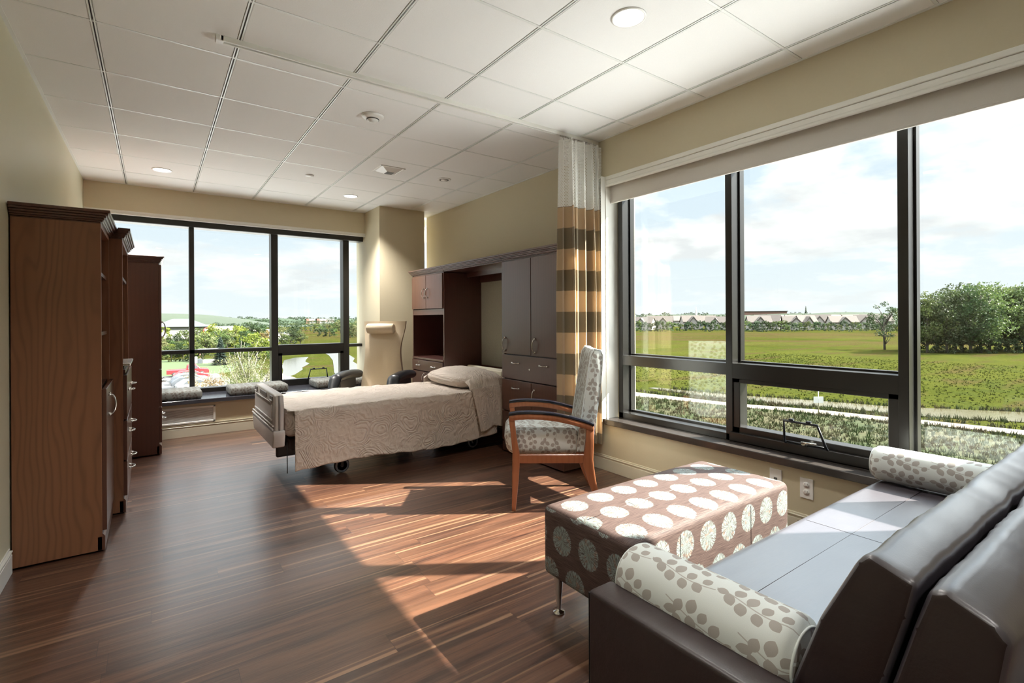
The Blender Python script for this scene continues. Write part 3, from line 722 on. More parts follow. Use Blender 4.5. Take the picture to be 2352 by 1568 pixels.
# ================================================================== cabinet hardware
def bow_handle(c, axis, length, out, parent, origin, name='handle'):
    """arched pull with beaded ends. axis: unit vec along the pull, out: unit vec away from door"""
    c = Vector(c); A = Vector(axis); O = Vector(out); L = length / 2
    g = G(origin)
    pts = [c + A * (L * math.cos(PI * k / 10)) + O * (.010 + .024 * math.sin(PI * k / 10)) for k in range(11)]
    g.tube(pts, [.0032 + .0018 * math.sin(PI * k / 10) for k in range(11)], 8)
    for s_ in (-1, 1):
        p = c + A * (L * s_)
        g.tube([p, p + O * .004, p + O * .008, p + O * .013], [.009, .009, .006, .0075], 10)
        g.tube([p + A * s_ * .012 + O * .006, p + A * s_ * .006 + O * .008, p + O * .010], [.003, .0055, .006], 8)
    return g.build(name, 'nickel', parent)

def crown(g, x0, x1, y0, y1, side, ztop=1.842, ret0=True, ret1=True):
    """crown moulding along the +/-X face. side=+1 front faces +X, -1 front faces -X"""
    steps = [(0.000, -.070, -.060), (.010, -.060, -.052), (.016, -.052, -.040), (.024, -.040, -.028), (.034, -.028, -.016), (.042, -.016, 0.0)]
    for (o, a, b_) in steps:
        if side > 0: g.box(x0, x1 + o, y0 - (o if ret0 else 0), y1 + (o if ret1 else 0), ztop + a, ztop + b_, .0025, 1)
        else: g.box(x0 - o, x1, y0 - (o if ret0 else 0), y1 + (o if ret1 else 0), ztop + a, ztop + b_, .0025, 1)
    return g

# ================================================================== tall units on the left wall (fronts face +X)
def case(g, x0, x1, y0, y1, z0, z1, t_=.019, back=True):
    g.box(x0, x1, y0, y0 + t_, z0, z1, .0015, 1).box(x0, x1, y1 - t_, y1, z0, z1, .0015, 1)
    g.box(x0, x1, y0 + t_, y1 - t_, z1 - .02, z1).box(x0, x1, y0 + t_, y1 - t_, z0, z0 + .06)
    if back: g.box(x0, x0 + .01, y0 + t_, y1 - t_, z0, z1)
    return g
# unit 1
X0, X1, Y0, Y1 = -.583, -.232, 3.485, 4.088
u1 = thing('bookcase_cabinet', 'nearest tall cherry cabinet with open shelves above a door', 'cabinet', ((X0 + X1) / 2, (Y0 + Y1) / 2, 0)); O1 = ((X0 + X1) / 2, (Y0 + Y1) / 2, 0)
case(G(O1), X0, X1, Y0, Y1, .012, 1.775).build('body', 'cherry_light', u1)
crown(G(O1), X0 - .003, X1, Y0 - .0, Y1, 1, ret1=False).build('crown_moulding', 'cherry_mid', u1)
for z in (1.505, 1.165, .862): G(O1).box(X0, X1 - .012, Y0 + .018, Y1 - .018, z, z + .02).build('shelf', 'cherry_mid', u1)
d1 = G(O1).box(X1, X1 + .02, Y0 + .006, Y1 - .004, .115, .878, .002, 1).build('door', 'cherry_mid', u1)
bow_handle((X1 + .02, Y0 + .13, .78), (0, 0, 1), .11, (1, 0, 0), d1, O1)
G(O1).box(X1 - .02, X1 + .012, Y0, Y1, .012, .085, .001, 1).prism([(X1, .085), (X1 + .012, .085), (X1 + .004, .098), (X1, .100)], 'y', Y0, Y1).build('plinth', 'cherry_mid', u1)
for (xx, yy) in ((X1 - .05, Y0 + .03), (X0 + .05, Y0 + .03), (X1 - .05, Y1 - .03)): G(O1).tube([(xx, yy, 0), (xx, yy, .014)], .015, 12).build('levelling_foot', 'black_rubber', u1)
# unit 2
X1 = -.165; Y0, Y1 = 4.090, 4.93
O2 = ((X0 + X1) / 2, (Y0 + Y1) / 2, 0)
u2 = thing('media_cabinet', 'middle cherry cabinet, slightly deeper, with a shelf bay over drawers', 'cabinet', O2)
case(G(O2), X0, X1, Y0, Y1, .012, 1.775).build('body', 'cherry_light', u2)
g = crown(G(O2), X0, X1, Y0, Y1, 1, ret0=False)
for (o, a, b_) in ((.010, -.060, -.052), (.016, -.052, -.040), (.024, -.040, -.028), (.034, -.028, -.016), (.042, -.016, 0.0)): g.box(-.186, X1 + o, Y0 - o, Y0, 1.842 + a, 1.842 + b_)
g.build('crown_moulding', 'cherry_mid', u2)
G(O2).box(X0, X1 - .01, Y0 + .018, Y1 - .018, 1.53, 1.55).build('shelf', 'cherry_mid', u2)
G(O2).box(X0, X1 + .012, Y0 + .018, Y1 - .018, .905, .93, .003, 1).build('shelf', 'cherry_mid', u2)
dz = [(.115, .335), (.345, .600), (.610, .895)]
for (z0, z1) in dz:
    d = G(O2).box(X1, X1 + .02, Y0 + .006, Y1 - .005, z0, z1, .002, 1).build('drawer', 'cherry_mid', u2)
    for yy in (Y0 + .22, Y1 - .22):
        bow_handle((X1 + .02, yy, (z0 + z1) / 2 + .03), (0, 1, 0), .09, (1, 0, 0), d, O2)
G(O2).box(X1 - .02, X1 + .012, Y0, Y1, .012, .085, .001, 1).prism([(X1, .085), (X1 + .012, .085), (X1 + .004, .098), (X1, .100)], 'y', Y0, Y1).build('plinth', 'cherry_mid', u2)
G(O2).box(X0 + .02, X1, Y0 + .02, Y1 - .02, 0, .014).build('toe_base', 'cabinet_dark_gap', u2)
# keyboard-like metal lip on the shelf
mt = thing('drop_lid', 'slim metal edged lid lying on the middle cabinet shelf', 'lid', (-.2, 4.4, .93))
G((-.2, 4.4, .93)).box(-.40, -.125, 4.12, 4.60, .953, .972, .006, 2).build('lid_top', 'nickel', mt)
G((-.2, 4.4, .93)).box(-.38, -.16, 4.15, 4.57, .930, .955, .004, 1).build('lid_body', 'black_plastic', mt)
# unit 3
X1 = .036; Y0, Y1 = 5.672, 6.30
O3 = ((X0 + X1) / 2, (Y0 + Y1) / 2, 0)
u3 = thing('wardrobe_cabinet', 'farthest dark cherry wardrobe on the left, side panel toward the viewer', 'cabinet', O3)
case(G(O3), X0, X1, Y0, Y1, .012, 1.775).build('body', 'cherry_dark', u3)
crown(G(O3), X0, X1, Y0, Y1, 1).build('crown_moulding', 'cherry_dark', u3)
for (a, c_, hy) in ((Y0 + .004, (Y0 + Y1) / 2 - .002, (Y0 + Y1) / 2 - .05), ((Y0 + Y1) / 2 + .002, Y1 - .004, (Y0 + Y1) / 2 + .05)):
    d = G(O3).box(X1, X1 + .02, a, c_, .80, 1.765, .002, 1).build('door', 'cherry_dark', u3); bow_handle((X1 + .02, hy, 1.16), (0, 0, 1), .14, (1, 0, 0), d, O3)
for (z0, z1) in ((.115, .44), (.45, .79)):
    d = G(O3).box(X1, X1 + .02, Y0 + .004, Y1 - .004, z0, z1, .002, 1).build('drawer', 'cherry_dark', u3)
    for yy in (Y0 + .16, Y1 - .16): bow_handle((X1 + .02, yy, z1 - .12), (0, 1, 0), .09, (1, 0, 0), d, O3)
G(O3).box(X1 - .02, X1 + .018, Y0, Y1, .012, .085, .001, 1).prism([(X1, .085), (X1 + .018, .085), (X1 + .004, .100), (X1, .102)], 'y', Y0, Y1).build('plinth', 'cherry_dark', u3)
G(O3).box(X0 + .02, X1, Y0 + .02, Y1 - .02, 0, .014).build('toe_base', 'cabinet_dark_gap', u3)

# ================================================================== built-ins on the bed wall (fronts face -X)
FXW = 2.69
# wardrobe
Y0, Y1 = 3.036, 3.900
OW = (2.95, 3.47, 0)
wd = thing('wardrobe', 'tall dark cherry wardrobe beside the curtain, two doors over drawers', 'wardrobe', OW)
G(OW).box(FXW + .002, XB - .005, Y0, Y0 + .02, .02, 1.80).box(FXW + .002, XB - .005, Y1 - .02, Y1, .02, 1.80).box(FXW + .002, XB - .005, Y0, Y1, 1.78, 1.80).box(FXW + .02, XB - .005, Y0 + .01, Y1 - .01, .05, 1.79).build('body', 'cherry_dark', wd)
crown(G(OW), FXW, XB - .005, Y0, Y1, -1, 1.857, ret0=False, ret1=False).build('crown_moulding', 'cherry_dark', wd)
def front(y0, y1, z0, z1, name, parent, O, mat='cherry_dark'):
    return G(O).box(FXW - .016, FXW + .004, y0, y1, z0, z1, .0025, 2).build(name, mat, parent)
ym = 3.449
d = front(ym + .003, Y1 - .004, .924, 1.780, 'door', wd, OW, 'cherry_dark'); bow_handle((FXW - .016, Y1 - .058, 1.012), (0, 0, 1), .115, (-1, 0, 0), d, OW)
d = front(Y0 + .004, ym - .003, .924, 1.780, 'door', wd, OW, 'cherry_dark'); bow_handle((FXW - .016, ym - .058, 1.012), (0, 0, 1), .115, (-1, 0, 0), d, OW)
d = front(Y0 + .004, Y1 - .004, .695, .914, 'drawer', wd, OW, 'cherry_dark')
for yy in (3.675, 3.275): bow_handle((FXW - .016, yy, .845), (0, 1, 0), .10, (-1, 0, 0), d, OW)
G(OW).tube([(FXW - .016, 3.47, .80), (FXW - .020, 3.47, .80)], .008, 12).build('lock', 'nickel', wd)
d = front(ym + .003, Y1 - .004, .395, .686, 'drawer', wd, OW, 'cherry_mid'); bow_handle((FXW - .016, 3.675, .615), (0, 1, 0), .10, (-1, 0, 0), d, OW)
d = front(Y0 + .004, ym - .003, .115, .686, 'door', wd, OW, 'cherry_mid'); bow_handle((FXW - .016, ym - .05, .565), (0, 0, 1), .12, (-1, 0, 0), d, OW)
d = front(ym + .003, Y1 - .004, .115, .385, 'drawer', wd, OW, 'cherry_mid'); bow_handle((FXW - .016, 3.675, .30), (0, 1, 0), .10, (-1, 0, 0), d, OW)
G(OW).box(FXW - .012, XB - .005, Y0 - .006, Y1, .012, .095, .002, 1).build('plinth', 'cherry_mid', wd)
G(OW).box(FXW + .03, XB - .03, Y0 + .03, Y1 - .03, 0, .02).build('toe_base', 'cabinet_dark_gap', wd)
# hutch
Y0, Y1 = 5.08, 5.93
OH = (2.95, 5.5, 0)
hu = thing('hutch_cabinet', 'dark cherry hutch left of the bed with two upper doors, open niche and drawers', 'cabinet', OH)
hb = G(OH)
hb.box(FXW, XB - .005, Y0, Y0 + .022, .02, 1.80).box(FXW, XB - .005, Y1 - .02, Y1, .02, 1.80).box(FXW, XB - .005, Y0, Y1, 1.78, 1.80)
hb.box(FXW + .001, XB - .006, Y0 + .021, Y1 - .019, 1.298, 1.365).box(XB - .03, XB - .005, Y0, Y1, .76, 1.30).box(FXW + .02, XB - .005, Y0 + .01, Y1 - .01, .05, .745)
hb.build('body', 'cherry_dark', hu)
G(OH).box(FXW - .012, XB - .005, Y0 + .012, Y1 - .01, .752, .776, .003, 1).build('counter', 'cherry_dark', hu)
crown(G(OH), FXW, XB - .005, Y0, Y1, -1, 1.857, ret0=False, ret1=True).build('crown_moulding', 'cherry_dark', hu)
ym2 = 5.52
d = front(ym2 + .003, Y1 - .012, 1.372, 1.775, 'door', hu, OH, 'cherry_mid'); bow_handle((FXW - .016, ym2 + .05, 1.56), (0, 0, 1), .10, (-1, 0, 0), d, OH)
d = front(Y0 + .02, ym2 - .003, 1.372, 1.775, 'door', hu, OH, 'cherry_mid'); bow_handle((FXW - .016, ym2 - .05, 1.56), (0, 0, 1), .10, (-1, 0, 0), d, OH)
d = front(Y0 + .02, Y1 - .012, .615, .745, 'drawer', hu, OH)
for yy in (5.73, 5.32): bow_handle((FXW - .016, yy, .68), (0, 1, 0), .10, (-1, 0, 0), d, OH)
G(OH).tube([(FXW - .016, 5.73, .715), (FXW - .020, 5.73, .715)], .008, 12).build('lock', 'nickel', hu)
for a, c_, hy in ((ym2 + .003, Y1 - .012, ym2 + .05), (Y0 + .02, ym2 - .003, ym2 - .05)):
    d = front(a, c_, .115, .605, 'door', hu, OH); bow_handle((FXW - .016, hy, .53), (0, 0, 1), .10, (-1, 0, 0), d, OH)
G(OH).box(FXW - .01, XB - .005, Y0, Y1, .0, .095, .002, 1).build('plinth', 'cherry_dark', hu)
# bay surround
OB = (2.95, 4.49, 0)
by = thing('bed_surround', 'cherry surround over the bed head with a fabric wall panel', 'bed surround', OB)
crown(G(OB), FXW, XB - .005, 3.902, 5.078, -1, 1.857, ret0=False, ret1=False).box(FXW + .02, XB - .005, 3.902, 5.078, 1.79, 1.80).build('crown_moulding', 'cherry_dark', by)
G(OB).box(XB - .045, XB - .015, 3.902, 5.078, 1.68, 1.79).box(FXW + .3, FXW + .32, 3.902, 5.078, 1.735, 1.79).build('header_rail', 'cherry_dark', by)
G(OB).box(XB - .03, XB - .012, 3.902, 5.078, .70, 1.682, .004, 1).build('fabric_panel', 'fabric_panel', by)
G(OB).box(XB - .035, XB - .010, 3.902, 5.078, .02, .70).build('lower_panel', 'cherry_mid', by)
# phone
PO = (2.86, 5.14, .776)
ph = thing('telephone', 'cordless telephone standing in its charger in the hutch niche', 'telephone', PO)
G(PO).box(2.80, 2.90, 5.10, 5.22, .776, .815, .008, 2).build('charger', 'black_plastic', ph)
n_ = G((0, 0, 0)); n_.box(-.010, .010, -.024, .024, 0, .115, .007, 2); n_.xform(Matrix.Rotation(R(12), 4, 'Y')); n_.xform(Matrix.Translation((-.02, 0.025, .03))); hs = n_.build('handset', 'phone_grey', ph)
n_ = G(); n_.box(-.0125, -.009, -.016, .016, .068, .100, .001, 1); n_.xform(Matrix.Rotation(R(12), 4, 'Y')); n_.xform(Matrix.Translation((-.02, .025, .03))); n_.build('display', 'screen_green', hs)
# outlets
def outlet(y, z, lab, dup):
    t = thing('wall_outlet', lab, 'outlet', (XR, y, z))
    G().box(-.006, 0, -.036, .036, -.058, .058, .003, 2).build('cover_plate', 'outlet_white', t)
    if dup:
        for s_ in (-1, 1):
            f = G().lathe([(.017, -.0065), (.017, -.009), (.001, -.0095)], (0, 0, s_ * .021), 'x', 20).build('socket', 'outlet_white', t)
            G().box(-.0100, -.0092, -.0075, -.0055, s_ * .021, s_ * .021 + .009).box(-.0100, -.0092, .0055, .0075, s_ * .021, s_ * .021 + .009).box(-.0100, -.0092, -.002, .002, s_ * .021 - .010, s_ * .021 - .006).build('socket_slots', 'fixture_dark', f)
    else:
        G().box(-.008, -.005, -.010, .010, -.012, .008, .001, 1).build('jack', 'fixture_dark', t)
outlet(1.508, .287, 'white wall plate with a single jack behind the ottoman corner', False)
outlet(1.335, .275, 'white duplex electrical outlet between ottoman and sofa', True)
# ================================================================== window bench cushions
def cushion(x0, x1, lab):
    c = ((x0 + x1) / 2, 6.585, .395)
    t = thing('bench_cushion', lab, 'cushion', c, group='patterned seat cushions on the window bench')
    g = G(c); g.box(x0, x1, 6.385, 6.785, .396, .490, .028, 4)
    hx = (x1 - x0) / 2
    for v in g.b.verts:
        if v.co.z > .45: v.co.z += .014 * max(0, 1 - ((v.co.x - c[0]) / hx) ** 2) * max(0, 1 - ((v.co.y - c[1]) / .2) ** 2)
    g.cube_uv(); g.build('cushion_body', 'cushion_fabric', t, smooth=50)
cushion(-.30, .425, 'grey leaf-patterned bench cushion beside the left wardrobe')
cushion(.685, 1.30, 'grey leaf-patterned bench cushion in the middle behind the bed foot')
cushion(1.62, 2.25, 'grey leaf-patterned bench cushion behind the recliner arm')

# ================================================================== hospital bed
BO = (1.85, 4.45, 0)
bed = thing('hospital_bed', 'adjustable hospital bed with grey footboard, head against the cabinets', 'bed', BO)
G(BO).box(.85, 2.85, 4.12, 4.86, .24, .33, .01, 1).box(1.15, 1.30, 4.2, 4.78, .10, .26).box(2.4, 2.55, 4.2, 4.78, .10, .26).build('base_frame', 'bed_metal', bed)
g = G(BO); n0 = g.nv(); g.box(.78, 1.6, 4.30, 4.335, .155, .42, .03, 3); g.build('foot_panel', 'bed_metal', bed)
G(BO).tube([(.805, 4.02, .33), (.806, 4.02, .10)], .0035, 6).build('cord', 'black_rubber', bed)
wheel = None
for (x, y) in ((1.24, 4.13), (2.50, 4.16), (1.24, 4.80), (2.50, 4.80)):
    g = G((x, y, 0)); g.lathe([(.001, -.014), (.050, -.014), (.060, -.010), (.062, 0), (.060, .010), (.050, .014), (.001, .014)], (x, y, .062), 'y', 28)
    wh = g.build('caster', 'black_rubber', bed); wh.location = (x - BO[0], y - BO[1], 0)
    g = G((x, y, 0)); g.lathe([(.052, -.017), (.056, -.0155), (.052, -.014), (.044, -.014), (.040, -.017)], (x, y, .062), 'y', 28); g.lathe([(.001, -.02), (.014, -.02), (.016, -.014)], (x, y, .062), 'y', 16); g.build('wheel_ring', 'caster_blue', wh)
    g = G((x, y, 0)); g.box(x - .012, x + .012, y - .024, y + .024, .055, .22, .004, 1); g.build('fork', 'bed_metal', wh)
def soft(g, f): pass
mg = G(BO); mg.box(.795, 2.86, 4.025, 4.925, .36, .565, .05, 4); mg.cube_uv(); mg.build('mattress', 'matelasse', bed, smooth=60)
# footboard
fb = G(BO)
prof = [(4.872, .345), (4.885, .60), (4.860, .685), (4.80, .700), (4.06, .700), (3.995, .690), (3.975, .62), (3.985, .345)]
fb.prism(prof, 'x', .715, .778, bev=.012)
fbo = fb.build('footboard', 'bed_grey', bed, smooth=40)
g = G(BO); g.prism([(4.835, .305), (4.90, .40), (4.90, .435), (3.965, .435), (3.965, .40), (3.995, .305)], 'x', .700, .785, bev=.012); g.build('footboard_skirt', 'bed_grey', fbo, smooth=40)
g = G(BO); g.tube([(.706, 4.06, .505), (.706, 4.80, .505)], .006, 8).tube([(.704, 3.99, .470), (.703, 4.88, .470)], .006, 8).tube([(.700, 3.98, .447), (.699, 4.89, .447)], .006, 8)
g.tube([(.710, 4.08, .628), (.710, 4.80, .628)], .005, 8).tube([(.71, 4.07, .51), (.71, 4.07, .62)], .004, 8); g.build('ridge_trim', 'bed_grey', fbo)
for (a, c_, nm) in ((4.30, 4.58, 'control_panel'), (4.05, 4.16, 'grip_slot'), (4.72, 4.83, 'grip_slot')): G(BO).box(.709, .722, a, c_, .643, .682, .004, 1).build(nm, 'bed_grey_dark', fbo)
for (a, c_) in ((4.06, 4.15), (4.73, 4.82)): G(BO).box(.704, .716, a, c_, .640, .652, .005, 2).build('grip', 'bed_grey', fbo)
g = G(BO); g.tube([(.745, 3.985, .36), (.745, 3.972, .60), (.745, 3.990, .688)], .006, 8); g.build('edge_bumper', 'bed_grey_dark', fbo)
# headboard
hb = G(BO); hb.prism([(4.03, .45), (4.03, .70), (4.06, .722), (4.96, .722), (4.985, .70), (4.985, .45)], 'x', 2.925, 2.965, bev=.008); hbo = hb.build('headboard', 'bed_cream', bed, smooth=40)
for (a, c_) in ((4.10, 4.24), (4.78, 4.92)): G(BO).box(2.921, 2.93, a, c_, .655, .695, .004, 1).build('grip_slot', 'bed_grey_dark', hbo)
G(BO).box(2.918, 2.928, 4.27, 4.74, .625, .700, .004, 1).build('center_panel', 'bed_cream', hbo)
G(BO).box(2.93, 2.95, 4.00, 4.98, .30, .60, .004, 1).build('lower_board', 'orange_wood', hbo)
# pillow + bedspread
def pil(x, y):
    dx, dy = (x - 2.60) / .255, (y - 4.47) / .475
    q_ = 1 - abs(dx) ** 2.6; r_ = 1 - abs(dy) ** 3.5
    return .165 * (max(0, q_) ** .5) * (max(0, r_) ** .45) if q_ > 0 and r_ > 0 else 0
t = thing('bedspread', 'beige quilted paisley bedspread draped over the hospital bed', 'bedspread', BO)
YN, YFAR = 3.968, 4.955
def sp(u, v):
    x = .80 + (2.66 - .80) * u
    Ltop = YFAR - YN; dn = .575 - (.118 + .018 * math.sin(u * 7) + .02 * u); df = .30; tot = dn + Ltop + df
    s = v * tot
    top = .578 + .004 * math.sin(x * 5) + .0035 * math.sin(x * 31 + 9 * v)
    rr = .035
    if s < dn:
        k = s / dn
        xx = x + (.045 * (1 - k) if u < .02 else 0)
        y = YN + .004 * math.sin(x * 9 + 1) * (1 - k) + .010 * math.sin(x * 3.1) * (1 - k) - .012 * (1 - k) + (0 if k < .9 else (k - .9) * .16)
        z = top - dn + s - (0 if k < .92 else (k - .92) * .10)
        return (x + .05 * (1 - u) ** 12, y, z)
    if s < dn + Ltop:
        k = (s - dn) / Ltop; y = YN + .012 + k * (Ltop - .02)
        e = min(k, 1 - k) * Ltop
        z = top - (0.010 * max(0, 1 - e / .03) ** 2) + .006 * (mnoise.noise(Vector((x * 9, y * 14, 0))) + .6 * mnoise.noise(Vector((x * 22, y * 26, 3))))
        return (x, y, z)
    k = (s - dn - Ltop) / df
    return (x, YFAR + .01 * k, top - k * df)
g = G(BO); g.surf(sp, 170, 150, uvfn=lambda u, v: (.8 + 1.86 * u, v * 1.75)); o = g.build('spread_cloth', 'matelasse', t, solid=.004)
# head section of the spread, pulled over the pillow and hanging wider at the head end
def sp2(u, v):
    x = 2.375 + .545 * u
    Ltop = YFAR - YN + .02; dn = .40 - .03 * u + .012 * math.sin(u * 14); df = .30; tot = dn + Ltop + df; s = v * tot
    def topz(x_, y_): return .588 + pil(x_, y_) * (1 if x_ < 2.60 else 1) + .006 * mnoise.noise(Vector((x_ * 14, y_ * 12, 1)))
    if s < dn:
        k = s / dn
        bulge = .030 * math.sin(min(1, (1 - k) * 1.2) * PI / 2)
        wav = .014 * math.sin(u * 9.5 + .8) * (1 - k)
        lean = -.10 * (1 - k) * 0 + (.075 * (1 - k)) * (1 - u) ** 1.5
        return (x + lean + .02 * (1 - k) * u, YN - .010 - bulge - wav, topz(x, YN + .03) - dn + s + .0)
    if s < dn + Ltop:
        k = (s - dn) / Ltop; y = YN - .008 + k * Ltop
        return (x, y, topz(x, max(YN + .02, min(YFAR - .02, y))) - (0.012 * max(0, 1 - min(k, 1 - k) * Ltop / .03) ** 2))
    k = (s - dn - Ltop) / df
    return (x, YFAR + .012, topz(x, YFAR - .03) - k * df)
g = G(BO); g.surf(sp2, 70, 150, uvfn=lambda u, v: (3 + .9 * u, v * 1.7)); g.build('spread_fold', 'matelasse', t, solid=.004)
pw = thing('pillow', 'pillow plumped at the bed head under the beige quilted cover', 'pillow', (2.58, 4.47, .58))
g = G((2.58, 4.47, .58))
def pf(u, v):
    a = u * 2 * PI; hgt = math.sin(v * PI); q_ = -math.cos(v * PI)
    cx, sx_ = math.cos(a), math.sin(a)
    rx = .235 * math.copysign(abs(cx) ** .6, cx); ry = .43 * math.copysign(abs(sx_) ** .45, sx_)
    k = math.sin(v * PI) ** .45
    return (2.555 + rx * k, 4.47 + ry * k, .650 + .075 * q_ * (1 - .0 * k))
g.surf(pf, 48, 20, uvfn=lambda u, v: (u * 1.2, v * .5), closed_u=True); g.build('pillow_case', 'matelasse', pw)

# ================================================================== recliner behind the bed
RA = math.atan2(-.737, -.676)          # facing direction
rc_ = thing('recliner', 'tall cream vinyl recliner with head roll and black plastic arms', 'recliner', (2.13, 5.60, 0), RA - PI / 2 + PI)
# local: -Y is forward, X is width
def rb(u, v):
    z = .46 + .765 * v
    wdt = .235 + .022 * math.sin((v - .1) * 2 * PI * .95 + 2.2)
    x = (u * 2 - 1) * wdt
    y = .02 + .10 * v + .018 * math.sin(v * 7.5 + .6)
    y += .022 * math.exp(-((x / .05) ** 2)) * math.exp(-(((v - .42) / .16) ** 2)) - .03 * (1 - (u * 2 - 1) ** 4) + .015
    return (x, y, z)
g = G(); g.surf(rb, 28, 40); g.surf(lambda u, v: (rb(1 - u, v)[0] * .97, rb(.5, v)[1] + .085, rb(u, v)[2]), 28, 40)
for e_ in (0, 1): g.surf(lambda u, v, e_=e_: tuple(Vector(rb(e_, v)).lerp(Vector((rb(e_, v)[0] * .97, rb(.5, v)[1] + .085, rb(e_, v)[2])), u)), 4, 40)
g.surf(lambda u, v: tuple(Vector(rb(u, 1)).lerp(Vector((rb(u, 1)[0] * .97, rb(.5, 1)[1] + .085, rb(u, 1)[2])), v)), 28, 4)
bmesh.ops.remove_doubles(g.b, verts=g.b.verts, dist=.0008); bmesh.ops.recalc_face_normals(g.b, faces=g.b.faces)
g.build('backrest', 'recliner_vinyl', rc_, smooth=50)
g = G(); g.lathe([(.001, -.165), (.048, -.163), (.058, -.15), (.061, 0), (.058, .15), (.048, .163), (.001, .165)], (-.015, .055, 1.140), 'x', 24); g.build('head_roll', 'recliner_vinyl', rc_)
g = G(); g.box(-.25, .25, -.50, .06, .34, .47, .045, 4); g.build('seat', 'recliner_vinyl', rc_, smooth=50)
g = G(); g.box(-.25, .25, -.56, -.47, .10, .40, .03, 3); g.build('leg_rest', 'recliner_vinyl', rc_, smooth=50)
for s_ in (-1, 1):
    g = G(); n = 22
    def ar(u, v, s_=s_):
        y = .12 - .66 * u; zc = .600 + .028 * math.sin(u * PI * .9 + .3) - .14 * max(0, u - .86) / .14 * (u > .86)
        a = 2 * PI * v; wd_ = .068 * (1 if u < .9 else 1 - (u - .9) * 3); hg = .045
        return (s_ * .325 + wd_ * math.cos(a), y, zc + hg * math.sin(a) * (1 if math.sin(a) > 0 else 1.2))
    g.surf(ar, 30, 16); g.build('armrest', 'black_plastic', rc_)
    g = G(); g.box(s_ * .335 - .02, s_ * .335 + .02, -.36, .05, .14, .60, .01, 1); g.build('side_panel', 'black_plastic', rc_)
g = G(); g.box(-.31, .31, -.42, .12, .06, .16, .01, 1)
g.build('base', 'bed_metal', rc_)
for (x, y) in ((-.27, -.38), (.27, -.38), (-.27, .08), (.27, .08)):
    g = G(); g.lathe([(.001, -.012), (.028, -.012), (.030, 0), (.028, .012), (.001, .012)], (x, y, .031), 'x', 16); g.build('caster', 'black_rubber', rc_)

# ================================================================== patient armchair
ch = thing('armchair', 'high-back wooden armchair upholstered in grey leaf fabric, facing the bed', 'chair', (1.886, 2.622, 0), -YAW)
Wc = .53
def ribbon(path_top, path_bot, y0, y1, name, mat, par, bev=.006):
    """side-view polygon extruded across the width"""
    poly = path_top + path_bot[::-1]
    g = G(); g.prism(poly, 'y', y0, y1, bev=bev); return g.build(name, mat, par, smooth=35)
arm_top = [(-.030, .622), (-.027, .632), (.03, .640), (.10, .643), (.18, .640), (.27, .630), (.36, .612), (.44, .590), (.50, .570), (.522, .560)]
pad_bot = [(x, z - .012) for x, z in arm_top]
wood_bot = [(-.030, .585), (-.020, .583), (.03, .592), (.10, .596), (.18, .592), (.27, .582), (.36, .563), (.44, .541), (.47, .531), (.520, .517)]
for side, yy in (('near', 0.0), ('far', Wc - .045)):
    y0, y1 = yy, yy + .045
    ribbon([(x + .0, z + .006) for x, z in arm_top], [(x, z - .010) for x, z in arm_top], y0 - .003, y1 + .003, 'arm_pad', 'armcap_black', ch)
    ribbon([(x, z - .011) for x, z in arm_top], wood_bot, y0, y1, 'arm_rail', 'chair_wood', ch)
    g = G(); g.prism([(-.030, .60), (.008, .60), (.020, .48), (.040, .37), (.040, .30), (.028, .15), (.012, 0.0), (-.014, 0.0), (-.010, .15), (-.006, .30), (-.006, .37), (-.016, .48)], 'y', y0 + .004, y1 - .004, bev=.004); g.build('front_leg', 'chair_wood', ch, smooth=35)
    g = G(); g.prism([(.476, .56), (.520, .545), (.520, .42), (.516, .33), (.532, .20), (.560, .08), (.590, 0.0), (.560, 0.0), (.520, .09), (.480, .20), (.450, .30), (.458, .37), (.470, .45)], 'y', y0 + .004, y1 - .004, bev=.004); g.build('rear_leg', 'chair_wood', ch, smooth=35)
    G().box(.02, .47, y0 + .010, y1 - .010, .308, .366, .004, 1).build('side_rail', 'chair_wood', ch)
G().box(-.002, .030, .04, Wc - .04, .308, .360, .003, 1).build('front_rail', 'chair_wood', ch)
G().box(.455, .50, .04, Wc - .04, .308, .360, .003, 1).build('back_rail', 'chair_wood', ch)
# seat
g = G(); g.box(-.060, .435, .048, Wc - .048, .352, .505, .045, 5)
for v in g.b.verts:
    kx = 1 - ((v.co.x - .19) / .26) ** 2; ky = 1 - ((v.co.y - Wc / 2) / .23) ** 2
    if v.co.z > .42: v.co.z += .050 * max(0, kx) ** .8 * max(0, ky) ** .5 + .006
    if v.co.x < .0 and v.co.z < .43: v.co.x += .03 * (.43 - v.co.z) / .08
g.cube_uv(); g.build('seat', 'leaf_fabric', ch, smooth=60)
# backrest
g = G(); bp = [(.408, .365), (.425, .45), (.448, .60), (.470, .75), (.492, .90), (.512, 1.010), (.535, 1.045), (.575, 1.040), (.592, 1.005), (.582, .85), (.565, .70), (.545, .55), (.525, .42), (.515, .365)]
g.prism(bp, 'y', .050, Wc - .050, bev=.014)
g.cube_uv(); g.build('backrest', 'leaf_fabric', ch, smooth=50)
g = G(); g.tube([(x, .052, z) for x, z in bp[:11]], .004, 6); g.tube([(x, Wc - .052, z) for x, z in bp[:11]], .004, 6); g.build('welt', 'leaf_fabric', ch)

